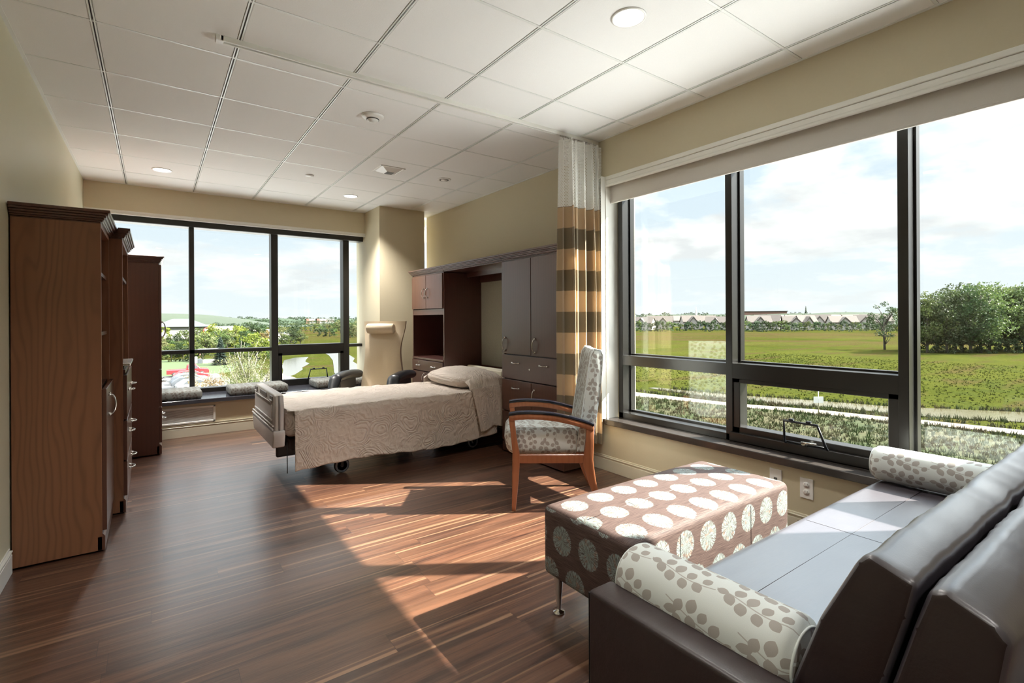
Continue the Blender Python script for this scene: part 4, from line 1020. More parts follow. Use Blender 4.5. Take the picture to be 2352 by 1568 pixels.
# ================================================================== ottoman
OO = (1.90, 1.41, 0)
ot = thing('ottoman', 'long brown ottoman with white dandelion medallions on steel legs', 'ottoman', OO)
x0, x1, y0, y1 = 1.335, 2.465, 1.170, 1.650
g = G(OO); n = 26
g.box(x0, x1, y0, y1, .172, .462, .028, 4)
bmesh.ops.subdivide_edges(g.b, edges=[e for e in g.b.edges if e.calc_length() > .25], cuts=14, use_grid_fill=True)
for v in g.b.verts:
    if v.co.z > .43:
        kx = 1 - ((v.co.x - 1.9) / .57) ** 4; ky = 1 - ((v.co.y - 1.41) / .245) ** 4
        v.co.z += .012 * max(0, kx) * max(0, ky)
if g.uv is None: g.uv = g.b.loops.layers.uv.new('UVMap')
g.b.normal_update()
for f in g.b.faces:
    nn = f.normal; a = max(range(3), key=lambda i: abs(nn[i]))
    for l in f.loops:
        p = l.vert.co
        if a == 2: l[g.uv].uv = (p.x, p.y - 1.165)
        elif a == 1: l[g.uv].uv = (p.x, -(0.452 - p.z)) if nn.y < 0 else (p.x, .485 + .452 - p.z)
        else: l[g.uv].uv = (p.y + .05, p.z + .03)
g.build('cushion', 'medallion_fabric', ot, smooth=50)
g = G(OO)
for xx in (1.62, 2.12):
    g.tube([(xx, y0 - .0002, .19), (xx, y0 - .0002, .425), (xx, y0 + .03, .464), (xx, (y0 + y1) / 2, .4735), (xx, y1 - .03, .464), (xx, y1 + .0002, .43), (xx, y1 + .001, .19)], .0011, 5)
g.tube([(x0 + .03, 1.41, .4665), (1.62, 1.41, .4735), (2.12, 1.41, .4735), (x1 - .03, 1.41, .4665)], .0011, 5)
g.tube([(x0 + .03, y0 + .012, .452), (x1 - .03, y0 + .012, .452)], .0011, 5)
g.build('seams', 'brown_leather', ot)
for (x, y) in ((1.392, 1.612), (1.392, 1.21), (2.405, 1.612), (2.405, 1.21)):
    g = G((x, y, 0)); g.lathe([(.001, 0), (.024, 0), (.026, .004), (.024, .010), (.010, .014), (.009, .022), (.020, .165), (.022, .174), (.001, .174)], (x, y, 0), 'z', 24)
    l = g.build('leg', 'chrome', ot); l.location = (x - OO[0], y - OO[1], 0)

# ================================================================== sofa
SO = (1.95, .55, 0)
sf = thing('sofa', 'dark brown leather sleeper sofa with split back, its back toward the viewer', 'sofa', SO)
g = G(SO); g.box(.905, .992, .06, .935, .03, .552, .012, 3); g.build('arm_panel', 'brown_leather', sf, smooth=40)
g = G(SO); g.tube([(.908, .07, .544), (.908, .932, .544), (.908, .932, .04)], .0022, 5); g.build('arm_seam', 'black_rubber', sf)
g = G(SO); g.box(.996, 2.95, .12, .90, .05, .30, .01, 2); g.build('base', 'brown_leather', sf)
def seat(u, v):
    x = .996 + (2.965 - .996) * u
    # path: from rear of seat forward and down the front
    s = v
    if s < .8: y = .42 + (.915 - .42) * (s / .8); z = .455
    else:
        a = (s - .8) / .2 * PI / 2 * 1.0; y = .915 + .042 * math.sin(min(a * 2, PI / 2)); z = .455 - .042 * (1 - math.cos(min(a * 2, PI / 2))) - (max(0, a * 2 - PI / 2) / (PI / 2)) * .12
    z += .008 * (1 - ((u - .5) * 2) ** 6) - .004
    return (x, y, z)
g = G(SO); g.surf(seat, 60, 60); g.build('seat', 'leather_sky_sheen', sf)
g = G(SO); g.box(.998, 2.963, .30, .945, .296, .36, .01, 1); g.build('seat_underside', 'brown_leather', sf)
# stitched seams of the seat
g = G(SO); g.tube([(1.0, .760, .4587), (2.96, .760, .4587)], .0012, 4).tube([(2.063, .44, .4588), (2.063, .915, .4588), (2.063, .948, .445)], .0012, 4); g.build('seat_seams', 'brown_leather', sf)
def sect(poly, xa, xb, name, mats, bev, pucker=True):
    g = G(SO); g.prism(poly, 'x', xa, xb, bev=bev)
    es = [e for e in g.b.edges if abs(e.verts[0].co.x - e.verts[1].co.x) > .3]
    bmesh.ops.subdivide_edges(g.b, edges=es, cuts=70, use_grid_fill=True)
    for v in g.b.verts:
        x = v.co.x
        k = .0035 * mnoise.noise(Vector((x * 30, v.co.y * 8, v.co.z * 4))) + .004 * mnoise.noise(Vector((x * 9, v.co.y * 9, 4)))
        k -= .006 * math.exp(-((x - 2.063) / .008) ** 2)
        if xa + .03 < x < xb - .03: v.co.z += k; v.co.y += k * .6
    g.b.normal_update()
    for f in g.b.faces: f.material_index = 1 if abs(f.normal.x) > .75 else 0  # end faces get the darker copy of the leather, standing in for shade
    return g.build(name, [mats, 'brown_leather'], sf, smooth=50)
sect([(.500, .452), (.475, .543), (.425, .690), (.362, .822), (.345, .841), (.275, .815), (.288, .752), (.318, .640), (.372, .452)], 1.0, 2.955, 'backrest_front', 'leather_sky_sheen', .014)
sect([(.365, .452), (.310, .640), (.282, .745), (.262, .812), (.240, .822), (.182, .796), (.165, .775), (.190, .60), (.235, .30), (.34, .30)], 1.0, 2.955, 'backrest_rear', 'leather_sky_sheen', .016)
g = G(SO); g.box(1.02, 2.95, .10, .22, .05, .55, .012, 2); g.build('back_frame', 'brown_leather', sf)
for (x, y) in ((.948, .12), (.948, .87), (2.9, .15), (2.9, .85)):
    g = G(SO); g.tube([(x, y, 0), (x, y, .052)], .018, 14); g.build('foot', 'black_rubber', sf)
# bolsters
def bolster(x, z, r, ya, yb, lab, spin=0.0):
    t = thing('bolster_pillow', lab, 'bolster', (x, (ya + yb) / 2, z - r)); o_ = (x, (ya + yb) / 2, z - r)
    g = G(o_)
    Lc = yb - ya
    def f(u, v):
        a = 2 * PI * u + spin; y = ya + Lc * v; e = min(v, 1 - v) * Lc; k = r * (1 - .22 * max(0, 1 - e / .022) ** 2)
        return (x + k * math.cos(a), y, z + k * math.sin(a))
    g.surf(f, 48, 40, uvfn=lambda u, v: (u * 2 * PI * r, v * Lc), closed_u=True); g.build('bolster_body', 'leaf_fabric', t)
    for yy, s_ in ((ya, -1), (yb, 1)):
        g = G(o_); g.surf(lambda u, v, yy=yy, s_=s_: (x + r * .80 * v * math.cos(2 * PI * u), yy + s_ * .014 * (1 - v * v), z + r * .80 * v * math.sin(2 * PI * u)), 40, 8,
               uvfn=lambda u, v: (.1 + r * v * math.cos(2 * PI * u), .1 + r * v * math.sin(2 * PI * u)), closed_u=True)
        ec = g.build('end_cap', 'leaf_fabric', t, smooth=60)
        g = G(o_); g.tube([(x + r * .80 * math.cos(2 * PI * k / 40), yy, z + r * .80 * math.sin(2 * PI * k / 40)) for k in range(41)], .003, 6); g.build('piping', 'leaf_fabric', ec)
bolster(1.072, .548, .088, .475, .925, 'grey leaf-print bolster lying along the near sofa arm', .6)
bolster(2.868, .540, .082, .36, .955, 'grey leaf-print bolster at the window end of the sofa', 2.0)
# == OUTDOORS ==
# ================================================================== outdoors
GZ = -7.4
def gnd(px, py, z=GZ):
    """ground point seen along a bearing (survey of the real view)"""
    u2, v2 = px - 1176, 731.13 - py
    u = u2 * math.cos(ROLL) + v2 * math.sin(ROLL); v = -u2 * math.sin(ROLL) + v2 * math.cos(ROLL)
    X = u * math.cos(YAW) + FPX * math.sin(YAW); Y = -u * math.sin(YAW) + FPX * math.cos(YAW)
    t = (z - CAM_Z) / v
    return Vector((X * t, Y * t, z)), FPX * t
def flat(name, pts, z, mat, lab=None, th=.05):
    g = G(); n = len(pts)
    g.prism([(p[0], p[1]) for p in pts], 'z', z - th, z); return structure(g.build(name, mat), lab)
flat('meadow_ground', [(-2500, -2500), (3500, -2500), (3500, 3500), (-2500, 3500)], GZ, 'meadow', 'green and brown meadow outside', .5)
flat('rough_ground', [(8, -30), (43, -30), (50, 13.4), (49.3, 15.4), (47.7, 20.1), (46, 25.5), (43.1, 36.4), (36, 62), (22, 62), (8, 40)], GZ + .03, 'rough_grass', 'rough weedy strip beside the building')
path_u = [(42, 60), (45.3, 38.3), (47.0, 28.5), (47.6, 26.4), (50.0, 21.1), (51.0, 15.9), (51.8, 13.9), (54, 4), (58, -20)]
path_l = [(39.8, 58), (43.1, 36.4), (45.3, 27.8), (45.9, 25.5), (47.9, 20.1), (49.1, 15.4), (49.9, 13.4), (52, 3), (56, -20)]
flat('gravel_path', path_u + path_l[::-1], GZ + .06, 'path_gravel', 'pale gravel path along the creek')
wf = [(50.2, 40), (51.6, 33.0), (52.9, 29.1), (55.4, 23.4), (57.2, 17.9), (58.8, 15.7), (63, 9.8), (70, -6), (80, -30)]
wn = [(49.2, 40), (48.9, 30.4), (50.2, 27.2), (50.4, 24.3), (52.2, 21.6), (53.2, 17.5), (53.9, 14.4), (57.5, 8.2), (62, -8), (72, -30)]
flat('creek', wf + wn[::-1], GZ + .05, 'creek_water', 'muddy green creek')
flat('pond', [(20.9, 107.5), (22.3, 114.0), (25.9, 120.6), (28.9, 120.9), (26.2, 112), (25.0, 107.1), (24.8, 103), (23.6, 99.9), (21.6, 95), (20.9, 91.4), (18.0, 83.8), (16.3, 80.9), (16.6, 86), (17.8, 91.7), (19.2, 100)], GZ + .05, 'pond_water', 'small pond')
flat('river', [(36.0, 136.0), (34.0, 122.7), (32, 114), (30.5, 107.3), (27.3, 95.6), (23.8, 83.0), (20, 66), (27, 66), (28.6, 82), (31.4, 91.0), (31.8, 95.9), (33, 102), (36, 110), (38.4, 121.2), (38.9, 134.8)], GZ + .05, 'pond_water', 'river beyond the green spit')
flat('parking_lot', [(-14, 94.5), (8.2, 93.0), (9.0, 86), (8.6, 60), (-14, 60)], GZ + .05, 'asphalt', 'pale parking lot')
flat('lawn', [(-16, 94.5), (8.2, 93.0), (16, 100), (17, 118), (10, 130), (-16, 134)], GZ + .04, 'lawn', 'mown lawn beyond the cars')
flat('lawn', [(12, 62), (17, 78), (16.5, 90), (14, 86), (10.5, 70)], GZ + .045, 'path_gravel', 'stony path in the shrubs')
# unseen pale slabs added below the windows to bounce sunlight onto the ceiling
plain('bounce_white', (0.68, 0.68, 0.68), 0.9, nsc=.3, amt=.05)
plain('bounce_grey', (0.34, 0.34, 0.34), 0.9, nsc=.3, amt=.1)
flat('bounce_slab', [(3.6, -40), (23, -40), (23, 7.4), (3.6, 7.4)], GZ + .9, 'bounce_white', 'white slab added below the right window to bounce sunlight up', .9)
flat('bounce_slab', [(23, 7.42), (10, 56), (-30, 56), (-30, 7.42)], GZ + .9, 'bounce_grey', 'grey slab added below the far window to bounce sunlight up', .9)
# grassy hill far left
g = G()
def hill(u, v):
    x = -260 + 520 * u; y = 640 + 260 * v
    pr_ = math.exp(-((x + 30) / 95) ** 2) * .85 + .42 * math.exp(-((x - 70) / 60) ** 2) + .5 * math.exp(-((x + 190) / 80) ** 2)
    return (x, y, GZ + 20.0 * pr_ * math.sin(min(1, v * 1.0) * PI) ** .7 * 1.0 + .8 * mnoise.noise(Vector((x * .03, y * .03, 0))) * pr_)
g.surf(hill, 90, 24); hl = g.build('grassy_hill', 'hill_grass'); structure(hl, 'broad green hill on the left horizon')
def ridge_fn(u, v):
    x = -100 + 1800 * u; y = 1250 - 350 * u + 500 * v
    return (x, y, GZ + (11 + 5 * mnoise.noise(Vector((x * .004, 3, 0))) + 2 * mnoise.noise(Vector((x * .02, 9, 0)))) * math.sin(v * PI) ** .6)
g = G(); g.surf(ridge_fn, 160, 10); structure(g.build('wooded_ridge', 'leaves_far'), 'low wooded ridge on the horizon')
def ridge2(u, v):
    x = 520 + 500 * v; y = 620 - 900 * u
    return (x, y, GZ + (13.5 + 4 * mnoise.noise(Vector((y * .006, 5, 0))) + 2.5 * mnoise.noise(Vector((y * .03, 7, 0)))) * math.sin(v * PI) ** .6)
g = G(); g.surf(ridge2, 160, 10); structure(g.build('wooded_ridge', 'leaves_far'), 'low wooded rise behind the houses')

# ---- tree meshes (base at origin, unit height 1)
def leaf_mesh(name, clumps, nq, size, seed, wood=None, flatness=0.0):
    """clumps: list of (x,y,z,r); leaf quads scattered on their shells; wood: list of tubes"""
    rd = random.Random(seed); V = []; F = []
    tot = sum(c[3] ** 2 for c in clumps)
    for (cx, cy_, cz, cr) in clumps:
        k = max(3, int(nq * cr * cr / tot))
        for _ in range(k):
            d = Vector((rd.gauss(0, 1), rd.gauss(0, 1), rd.gauss(0, 1))).normalized() * cr * rd.uniform(.55, 1.08)
            p = Vector((cx, cy_, cz)) + Vector((d.x, d.y, d.z * .8))
            a = Vector((rd.gauss(0, 1), rd.gauss(0, 1), rd.gauss(0, 1) * (1 - flatness))).normalized()
            b_ = a.cross(Vector((rd.gauss(0, 1), rd.gauss(0, 1), rd.gauss(0, 1)))).normalized()
            s_ = size * rd.uniform(.6, 1.35); i = len(V)
            V += [tuple(p - a * s_), tuple(p + b_ * s_ * .6), tuple(p + a * s_), tuple(p - b_ * s_ * .6)]; F.append((i, i + 1, i + 2, i + 3))
    me = bpy.data.meshes.new(name); me.from_pydata(V, [], F); return me
def wood_mesh(name, tubes):
    g = G()
    for path, r in tubes: g.tube(path, r, 6)
    me = bpy.data.meshes.new(name); g.b.to_mesh(me); g.b.free(); return me
def decid(seed, w_=.36, low=.16, ncl=22, nq=1500, size=.028, open_=0.0):
    rd = random.Random(seed); cl = []
    for _ in range(ncl):
        h_ = rd.uniform(low + .08, .90); k = math.sin(min(1, (h_ - low) / (1.0 - low)) * PI) ** .6
        a = rd.uniform(0, 2 * PI); r_ = rd.uniform(.1, 1) ** .6 * w_ * k
        cl.append((r_ * math.cos(a), r_ * math.sin(a), h_, rd.uniform(.08, .14) * (1 - open_ * .4)))
    cl.append((0, 0, .93, .07))
    tubes = [([(0, 0, 0), (.01, 0, .3), (0, .01, .75)], [.022, .016, .005])]
    for (x, y, z, r_) in cl[:12]: tubes.append(([(0, 0, max(.1, z - .3)), (x * .5, y * .5, z - .1), (x * .9, y * .9, z)], [.009, .006, .003]))
    return leaf_mesh('foliage', cl, nq, size, seed), wood_mesh('trunk', tubes)
def spruce_m(seed):
    rd = random.Random(seed); V = []; F = []
    for L in range(34):
        z = .05 + .93 * L / 34; R_ = .30 * (1 - z) ** .85 + .008
        for k in range(int(10 + 34 * (1 - z))):
            a = rd.uniform(0, 2 * PI); i = len(V); w_ = .020 + .018 * (1 - z); r1 = R_ * rd.uniform(.75, 1.1)
            d = Vector((math.cos(a), math.sin(a), 0)); s_ = Vector((-d.y, d.x, 0)); zz_ = z + rd.uniform(-.012, .012)
            V += [tuple(d * R_ * .1 + Vector((0, 0, zz_ + .02))), tuple(d * r1 * .7 + s_ * w_ + Vector((0, 0, zz_ - .01))), tuple(d * r1 + Vector((0, 0, zz_ - .035 * (1 - z)))), tuple(d * r1 * .7 - s_ * w_ + Vector((0, 0, zz_ - .01)))]
            F.append((i, i + 1, i + 2, i + 3))
    me = bpy.data.meshes.new('foliage'); me.from_pydata(V, [], F); return me, wood_mesh('trunk', [([(0, 0, 0), (0, 0, .95)], [.016, .003])])
def birch_m(seed):
    rd = random.Random(seed); cl = []; tubes = []
    for k in range(9):
        a = rd.uniform(0, 2 * PI); s_ = rd.uniform(.15, .42); top = (s_ * math.cos(a), s_ * math.sin(a), rd.uniform(.55, .95))
        mid = (top[0] * .4, top[1] * .4, top[2] * .5); tubes.append(([(0.02 * math.cos(a), .02 * math.sin(a), 0), mid, top], [.008, .006, .002]))
        for j in range(5):
            t_ = rd.uniform(.35, 1.05); cl.append((top[0] * t_ + rd.gauss(0, .05), top[1] * t_ + rd.gauss(0, .05), top[2] * t_ * rd.uniform(.85, 1.05), rd.uniform(.06, .11)))
    return leaf_mesh('foliage', cl, 1700, .014, seed), wood_mesh('trunk', tubes)
PROTO = {}
def proto(kind, maker, n, leafmat, barkmat):
    PROTO[kind] = []
    for i in range(n):
        f, t_ = maker(31 * (i + 1) + len(kind)); f.materials.append(MATS[leafmat]); t_.materials.append(MATS[barkmat]); PROTO[kind].append((f, t_))
proto('round', lambda s: decid(s), 3, 'leaves_green', 'bark')
proto('woods', lambda s: decid(s, .33, .10, 42, 4200, .016), 3, 'leaves_green', 'bark')
proto('sparse', lambda s: decid(s, .30, .20, 26, 1700, .016, 1.0), 1, 'leaves_green', 'bark')
proto('bush', lambda s: decid(s, .55, .0, 16, 900, .04), 2, 'leaves_green', 'bark')
proto('birch', birch_m, 2, 'leaves_pale', 'bark_pale')
proto('spruce', spruce_m, 1, 'leaves_spruce', 'bark')
rt = random.Random(5)
FARV = {}
def far_clump(px, yb, yt, mat, wide, key):
    """adds one far tree to a tree line too small and dense to count"""
    p, d = gnd(px, yb); h_ = (yb - yt) / FPX * d; f, t_ = rt.choice(PROTO['bush']); a = rt.uniform(0, 6.28); ca, sa = math.cos(a), math.sin(a)
    V, F, M = FARV.setdefault(key, ([], [], [])); n0 = len(V); mi = ['leaves_far', 'leaves_dark'].index(mat)
    for v in f.vertices:
        x, y, z = v.co; V.append((p.x + (x * ca - y * sa) * h_ * wide, p.y + (x * sa + y * ca) * h_ * wide, p.z + (z - .06) * h_))
    for q in list(f.polygons)[::2]: F.append(tuple(n0 + i for i in q.vertices)); M.append(mi)
def far_build(key, lab):
    V, F, M = FARV[key]; me = bpy.data.meshes.new('tree_line'); me.from_pydata(V, [], F)
    me.materials.append(MATS['leaves_far']); me.materials.append(MATS['leaves_dark']); me.polygons.foreach_set('material_index', M)
    o = bpy.data.objects.new('tree_line', me); C.objects.link(o); tag(o, lab, 'trees', None, 'stuff')
def tree(px, yb, yt, kind, mat, label, group=None, wide=1.0, name='tree', cat='tree', far=False):
    p, d = gnd(px, yb); h_ = (yb - yt) / FPX * d
    f, t_ = rt.choice(PROTO[kind])
    if far:
        o = bpy.data.objects.new(name, f); C.objects.link(o); r_ = o
        o.material_slots[0].link = 'OBJECT'; o.material_slots[0].material = MATS[mat]
        o.location = p - Vector((0, 0, h_ * .06))
    else:
        r_ = bpy.data.objects.new(name, None); C.objects.link(r_); r_.location = p
        o = bpy.data.objects.new('foliage', f); C.objects.link(o); o.parent = r_; o.material_slots[0].link = 'OBJECT'; o.material_slots[0].material = MATS[mat]
        q = bpy.data.objects.new('trunk', t_); C.objects.link(q); q.parent = r_
    r_.scale = (h_ * wide, h_ * wide, h_); r_.rotation_euler = (0, 0, rt.uniform(0, 6.28))
    return tag(r_, label, cat, group)
GF = 'distant trees along the horizon'
for row, (yb, yt, st) in enumerate(((741, 727, 7), (748, 733, 8), (758, 740, 10))):
    x = 480 + 8 * row
    while x < 842:
        far_clump(x, yb + rt.uniform(-1.5, 1.5), yt + rt.uniform(-3, 3), rt.choice(['leaves_far', 'leaves_dark', 'leaves_far']), rt.uniform(.8, 1.3), 'left'); x += st * rt.uniform(.7, 1.3)
for (x, yb, yt, k, m, lab) in [
    (385, 812, 768, 'round', 'leaves_green', 'round green tree nearest the left wardrobe beyond the lawn'), (408, 812, 764, 'round', 'leaves_dark', 'dark green tree in front of the white store building'),
    (428, 812, 757, 'round', 'leaves_green', 'tall green tree against the white store wall'), (370, 820, 775, 'round', 'leaves_pale', 'pale tree at the wardrobe edge beyond the lawn'),
    (455, 800, 751, 'round', 'leaves_green', 'green tree just right of the left window post'), (472, 815, 762, 'round', 'leaves_pale', 'pale olive tree under the red rimmed sign'),
    (492, 802, 741, 'round', 'leaves_lime', 'tallest yellow-green tree beside the red rimmed sign'), (505, 808, 758, 'round', 'leaves_green', 'green tree behind the top of the spruce'),
    (522, 806, 752, 'round', 'leaves_pale', 'pale tree just right of the spruce top'), (540, 803, 746, 'round', 'leaves_lime', 'yellow-green tree in the middle of the left view'),
    (556, 800, 747, 'round', 'leaves_lime', 'yellow-green tree below the low ridge'), (566, 812, 757, 'round', 'leaves_dark', 'dark round tree beside the bright lime tree'),
    (590, 832, 761, 'round', 'leaves_lime', 'bright lime green tree in front of the white van'), (576, 790, 738, 'round', 'leaves_dark', 'dark tree standing behind the white van'),
    (602, 786, 744, 'round', 'leaves_dark', 'dark green tree behind the tan tree'), (614, 796, 757, 'round', 'leaves_orange', 'tan round tree left of the middle window post'),
    (394, 831, 796, 'bush', 'leaves_green', 'low spreading tree at the lawn edge, leftmost'), (420, 830, 793, 'bush', 'leaves_dark', 'low dark tree at the lawn edge'),
    (446, 829, 796, 'bush', 'leaves_green', 'low green tree behind the left window post'), (466, 832, 802, 'bush', 'leaves_green', 'low green tree behind the picnic shelter'),
    (654, 802, 768, 'round', 'leaves_green', 'green tree right of the middle window post'), (668, 797, 756, 'round', 'leaves_dark', 'dark tree at the head of the pond'),
    (680, 782, 744, 'round', 'leaves_dark', 'tall dark tree beyond the pond'), (690, 790, 757, 'round', 'leaves_green', 'green tree beyond the pond end'),
    (647, 785, 748, 'round', 'leaves_pale', 'pale tree beside the small white building'), (732, 772, 753, 'bush', 'leaves_dark', 'dark thicket clump, left end'),
    (745, 773, 753, 'bush', 'leaves_dark', 'dark thicket clump in the middle'), (757, 773, 753, 'bush', 'leaves_dark', 'dark thicket clump, right end'), (768, 772, 756, 'bush', 'leaves_green', 'greyish thicket right of the dark clump'),
    (736, 768, 746, 'round', 'leaves_green', 'small tree above the dark thicket'), (782, 765, 733, 'round', 'leaves_pale', 'pale tree by the right window post'), (806, 775, 740, 'round', 'leaves_green', 'tree in the narrow pane, left'),
    (822, 778, 744, 'round', 'leaves_pale', 'tree in the narrow pane, centre'), (832, 772, 742, 'round', 'leaves_green', 'tree in the narrow pane beside the column')]:
    tree(x, yb, yt, k, m, lab, 'trees across the park', 1.15 if k == 'round' else 1.2)
for k in range(64):
    x_ = 374 + 246 * ((k * 0.618) % 1.0); yb_ = 788 + 42 * ((k * 0.377) % 1.0)
    if 425 < x_ < 520 and yb_ > 820: yb_ -= 14
    if abs(x_ - 425) < 40 and yb_ < 812: yb_ = 812 + rt.uniform(0, 6)
    tree(x_, yb_, yb_ - rt.uniform(30, 42), rt.choice(['round', 'bush']), rt.choice(['leaves_green', 'leaves_pale', 'leaves_green', 'leaves_lime', 'leaves_dark']), 'leafy tree in the mixed park woodland beyond the lawn', 'park woodland beyond the lawn', rt.uniform(.9, 1.3), far=True)
for k in range(60):
    x_ = 642 + 198 * ((k * 0.618) % 1.0); yb_ = 752 + 24 * ((k * 0.377) % 1.0)
    if 690 < x_ < 775 and yb_ > 762: continue
    tree(x_, yb_, yb_ - rt.uniform(9, 19), 'bush', rt.choice(['leaves_green', 'leaves_pale', 'leaves_far', 'leaves_dark']), 'small tree scattered over the wetland beyond the ponds', 'scattered trees beyond the ponds', rt.uniform(.8, 1.3), far=True)
tree(507, 838, 772, 'spruce', 'leaves_spruce', 'dark conical spruce standing on the lawn', None, 1.15, 'spruce_tree')
for (x, yb, yt, lab) in [(548, 905, 777, 'tall pale twiggy tree in front of the lawn'), (574, 912, 798, 'pale twiggy shrub tree left of the middle post'), (600, 905, 806, 'pale twiggy shrub tree against the middle post'), (530, 895, 826, 'low olive shrub near the stony path'), (560, 925, 838, 'low pale shrub above the bench cushion'), (618, 925, 830, 'pale shrub low beside the middle post')]:
    tree(x, yb, yt, 'birch', 'leaves_pale', lab, 'twiggy trees below the window', 1.0, 'birch_tree')
for (x, yb, yt, lab) in [(464, 915, 838, 'orange-tinged small tree beside the parked cars'), (490, 920, 846, 'orange-tinged small tree right of the parked cars')]:
    tree(x, yb, yt, 'birch', 'leaves_orange', lab, 'orange-tinged trees by the cars', 1.0, 'birch_tree')
# right window: tree belt, houses, woods
LH = 'dark green tree in the belt in front of the houses'
x = 1452
while x < 2060:
    tree(x, 759 + rt.uniform(-1, 3), 741 - rt.uniform(-4, 9), 'bush', rt.choice(['leaves_dark', 'leaves_far', 'leaves_green']), LH, 'tree belt in front of the houses', rt.uniform(.7, 1.15), far=True); x += rt.uniform(5, 11)
for k, (yb, yt, st) in enumerate(((744, 722, 11), (738, 717, 12))):
    x = 1450
    while x < 2075:
        far_clump(x, yb + rt.uniform(-1, 1), yt + rt.uniform(-4, 5), rt.choice(['leaves_far', 'leaves_dark', 'leaves_far']), rt.uniform(.8, 1.4), 'right'); x += st * rt.uniform(.6, 1.5)
tree(1851, 738, 699, 'spruce', 'leaves_far', 'tall narrow tree rising above the rooftops', None, .5, 'tree', far=True)
tree(2032, 803, 690, 'sparse', 'leaves_dark', 'lone open-crowned tree at the edge of the field', None, 1.0)
x = 2112
k = 0
while x < 2420:
    yt = 672 - 22 * min(1, (x - 2110) / 120) + rt.uniform(-8, 8)
    tree(x, 806 + rt.uniform(-3, 5), yt, 'woods', rt.choice(['leaves_green', 'leaves_dark', 'leaves_green']), 'tall leafy tree in the wood on the right', 'trees of the wood on the right', rt.uniform(.85, 1.1)); x += rt.uniform(15, 24)
    tree(x, 808 + rt.uniform(-2, 4), 768 + rt.uniform(-8, 10), 'bush', 'leaves_dark', 'low dark shrub under the wood on the right', 'undergrowth of the wood', rt.uniform(.9, 1.3), 'shrub', 'shrub', far=True)
# houses
def house(px, yb, wd, hg, ang, lab, far=True, gable=True):
    p, d = gnd(px, yb); t = thing('house', lab, 'house', p, ang, 'houses beyond the meadow')
    G().box(-wd / 2, wd / 2, -4.5, 4.5, 0, hg * .55, .05, 1).prism([(-4.5, hg * .55), (4.5, hg * .55), (0, hg - .2)], 'x', -wd / 2, wd / 2).build('walls', 'house_wall', t)
    G().prism([(-5.0, hg * .50), (-5.0, hg * .54), (0, hg + .1), (5.0, hg * .54), (5.0, hg * .50), (0, hg - .25)], 'x', -wd / 2 - .5, wd / 2 + .5).build('roof', 'house_roof', t)
    if gable: G().prism([(-wd * .22, hg * .50), (-wd * .22, hg * .55), (0, hg * .93), (wd * .22, hg * .55), (wd * .22, hg * .50), (0, hg * .84)], 'y', -5.6, -1).build('gable_roof', 'house_roof', t); G().prism([(-wd * .18, 0), (wd * .18, 0), (wd * .18, hg * .52), (0, hg * .84), (-wd * .18, hg * .52)], 'y', -5.2, -1).build('gable_wing', 'house_wall', t)
    for xx in (-wd * .38, 0, wd * .38): G().box(xx - .6, xx + .6, -5.26 if (gable and xx == 0) else -4.56, -4.4, hg * .22, hg * .38).build('window', 'window_dark', t)
hz = [(1478, 757, 15), (1524, 756, 13), (1588, 756, 14), (1645, 757, 13), (1742, 758, 14), (1768, 757, 13), (1826, 757, 15), (1850, 757, 11), (1882, 756, 13), (1934, 757, 16), (1990, 756, 14), (2022, 756, 13)]
for i, (px, yb, wd) in enumerate(hz): house(px, yb, wd, 9.2 + (i % 3) * .5, -YAW - .35 + .5 * ((i * 7) % 5 - 2) * .3, 'white gabled house with brown roof, number %s along the field edge from the left' % ['one', 'two', 'three', 'four', 'five', 'six', 'seven', 'eight', 'nine', 'ten', 'eleven', 'twelve'][i])
for i, px in enumerate((1510, 1560, 1620, 1760, 1800, 1828, 1868, 1916, 1960, 2005)): house(px, 749, 20, 10.5, -YAW + .25 * ((i * 5) % 3 - 1), 'grey-roofed house in the second row, partly behind trees', gable=False)
p, d = gnd(1752, 741); t = thing('long_building', 'long flat-roofed brown building above the rooftops', 'building', p, -YAW - .3)
G().box(-32, 32, -8, 8, 0, 17).build('walls', 'brick_wall', t); G().box(-33, 33, -9, 9, 17, 18).build('roof', 'house_roof', t)
p, d = gnd(1592, 748); t = thing('church', 'small white church with a thin steeple among the trees', 'church', p, -YAW)
G().box(-5, 5, -4, 4, 0, 8).build('walls', 'house_wall', t); G().lathe([(1.6, 0), (1.6, 10), (.1, 20)], (3, 0, 0), 'z', 6).build('steeple', 'store_white', t)
# left view buildings
p, d = gnd(424, 783); t = thing('store_building', 'white store building with grey-blue hipped roof', 'building', p, 0)
G().box(-26, 9.5, -2, 12, 0, 6.6).box(9.5, 19, -1, 12, 0, 5.8).build('walls', 'store_white', t); gq = G(); gq.faces([(-11, -3, 6.0), (9, -3, 6.0), (9, 12, 6.0), (-11, 12, 6.0), (-4, 4, 9.2), (2, 4, 9.2)], [(0, 1, 5, 4), (1, 2, 5), (2, 3, 4, 5), (3, 0, 4), (3, 2, 1, 0)]); gq.build('roof', 'roof_slate', t)
p, d = gnd(475, 800); t = thing('pole_sign', 'round white sign with red rim on a pole beside the store', 'sign', p, 0)
G().tube([(0, 0, 0), (0, 0, 4.4)], .12, 8).build('pole', 'nickel', t)
G().lathe([(.001, -.1), (.85, -.1), (.85, .1), (.001, .1)], (0, 0, 5.2), 'y', 24).build('sign_face', 'sign_white', t); G().tube([(-.86 * math.cos(a * PI / 12) , 0, 5.2 + 1.05 * math.sin(a * PI / 12)) for a in range(-8, 9)], .16, 6).build('sign_rim', 'sign_red', t)
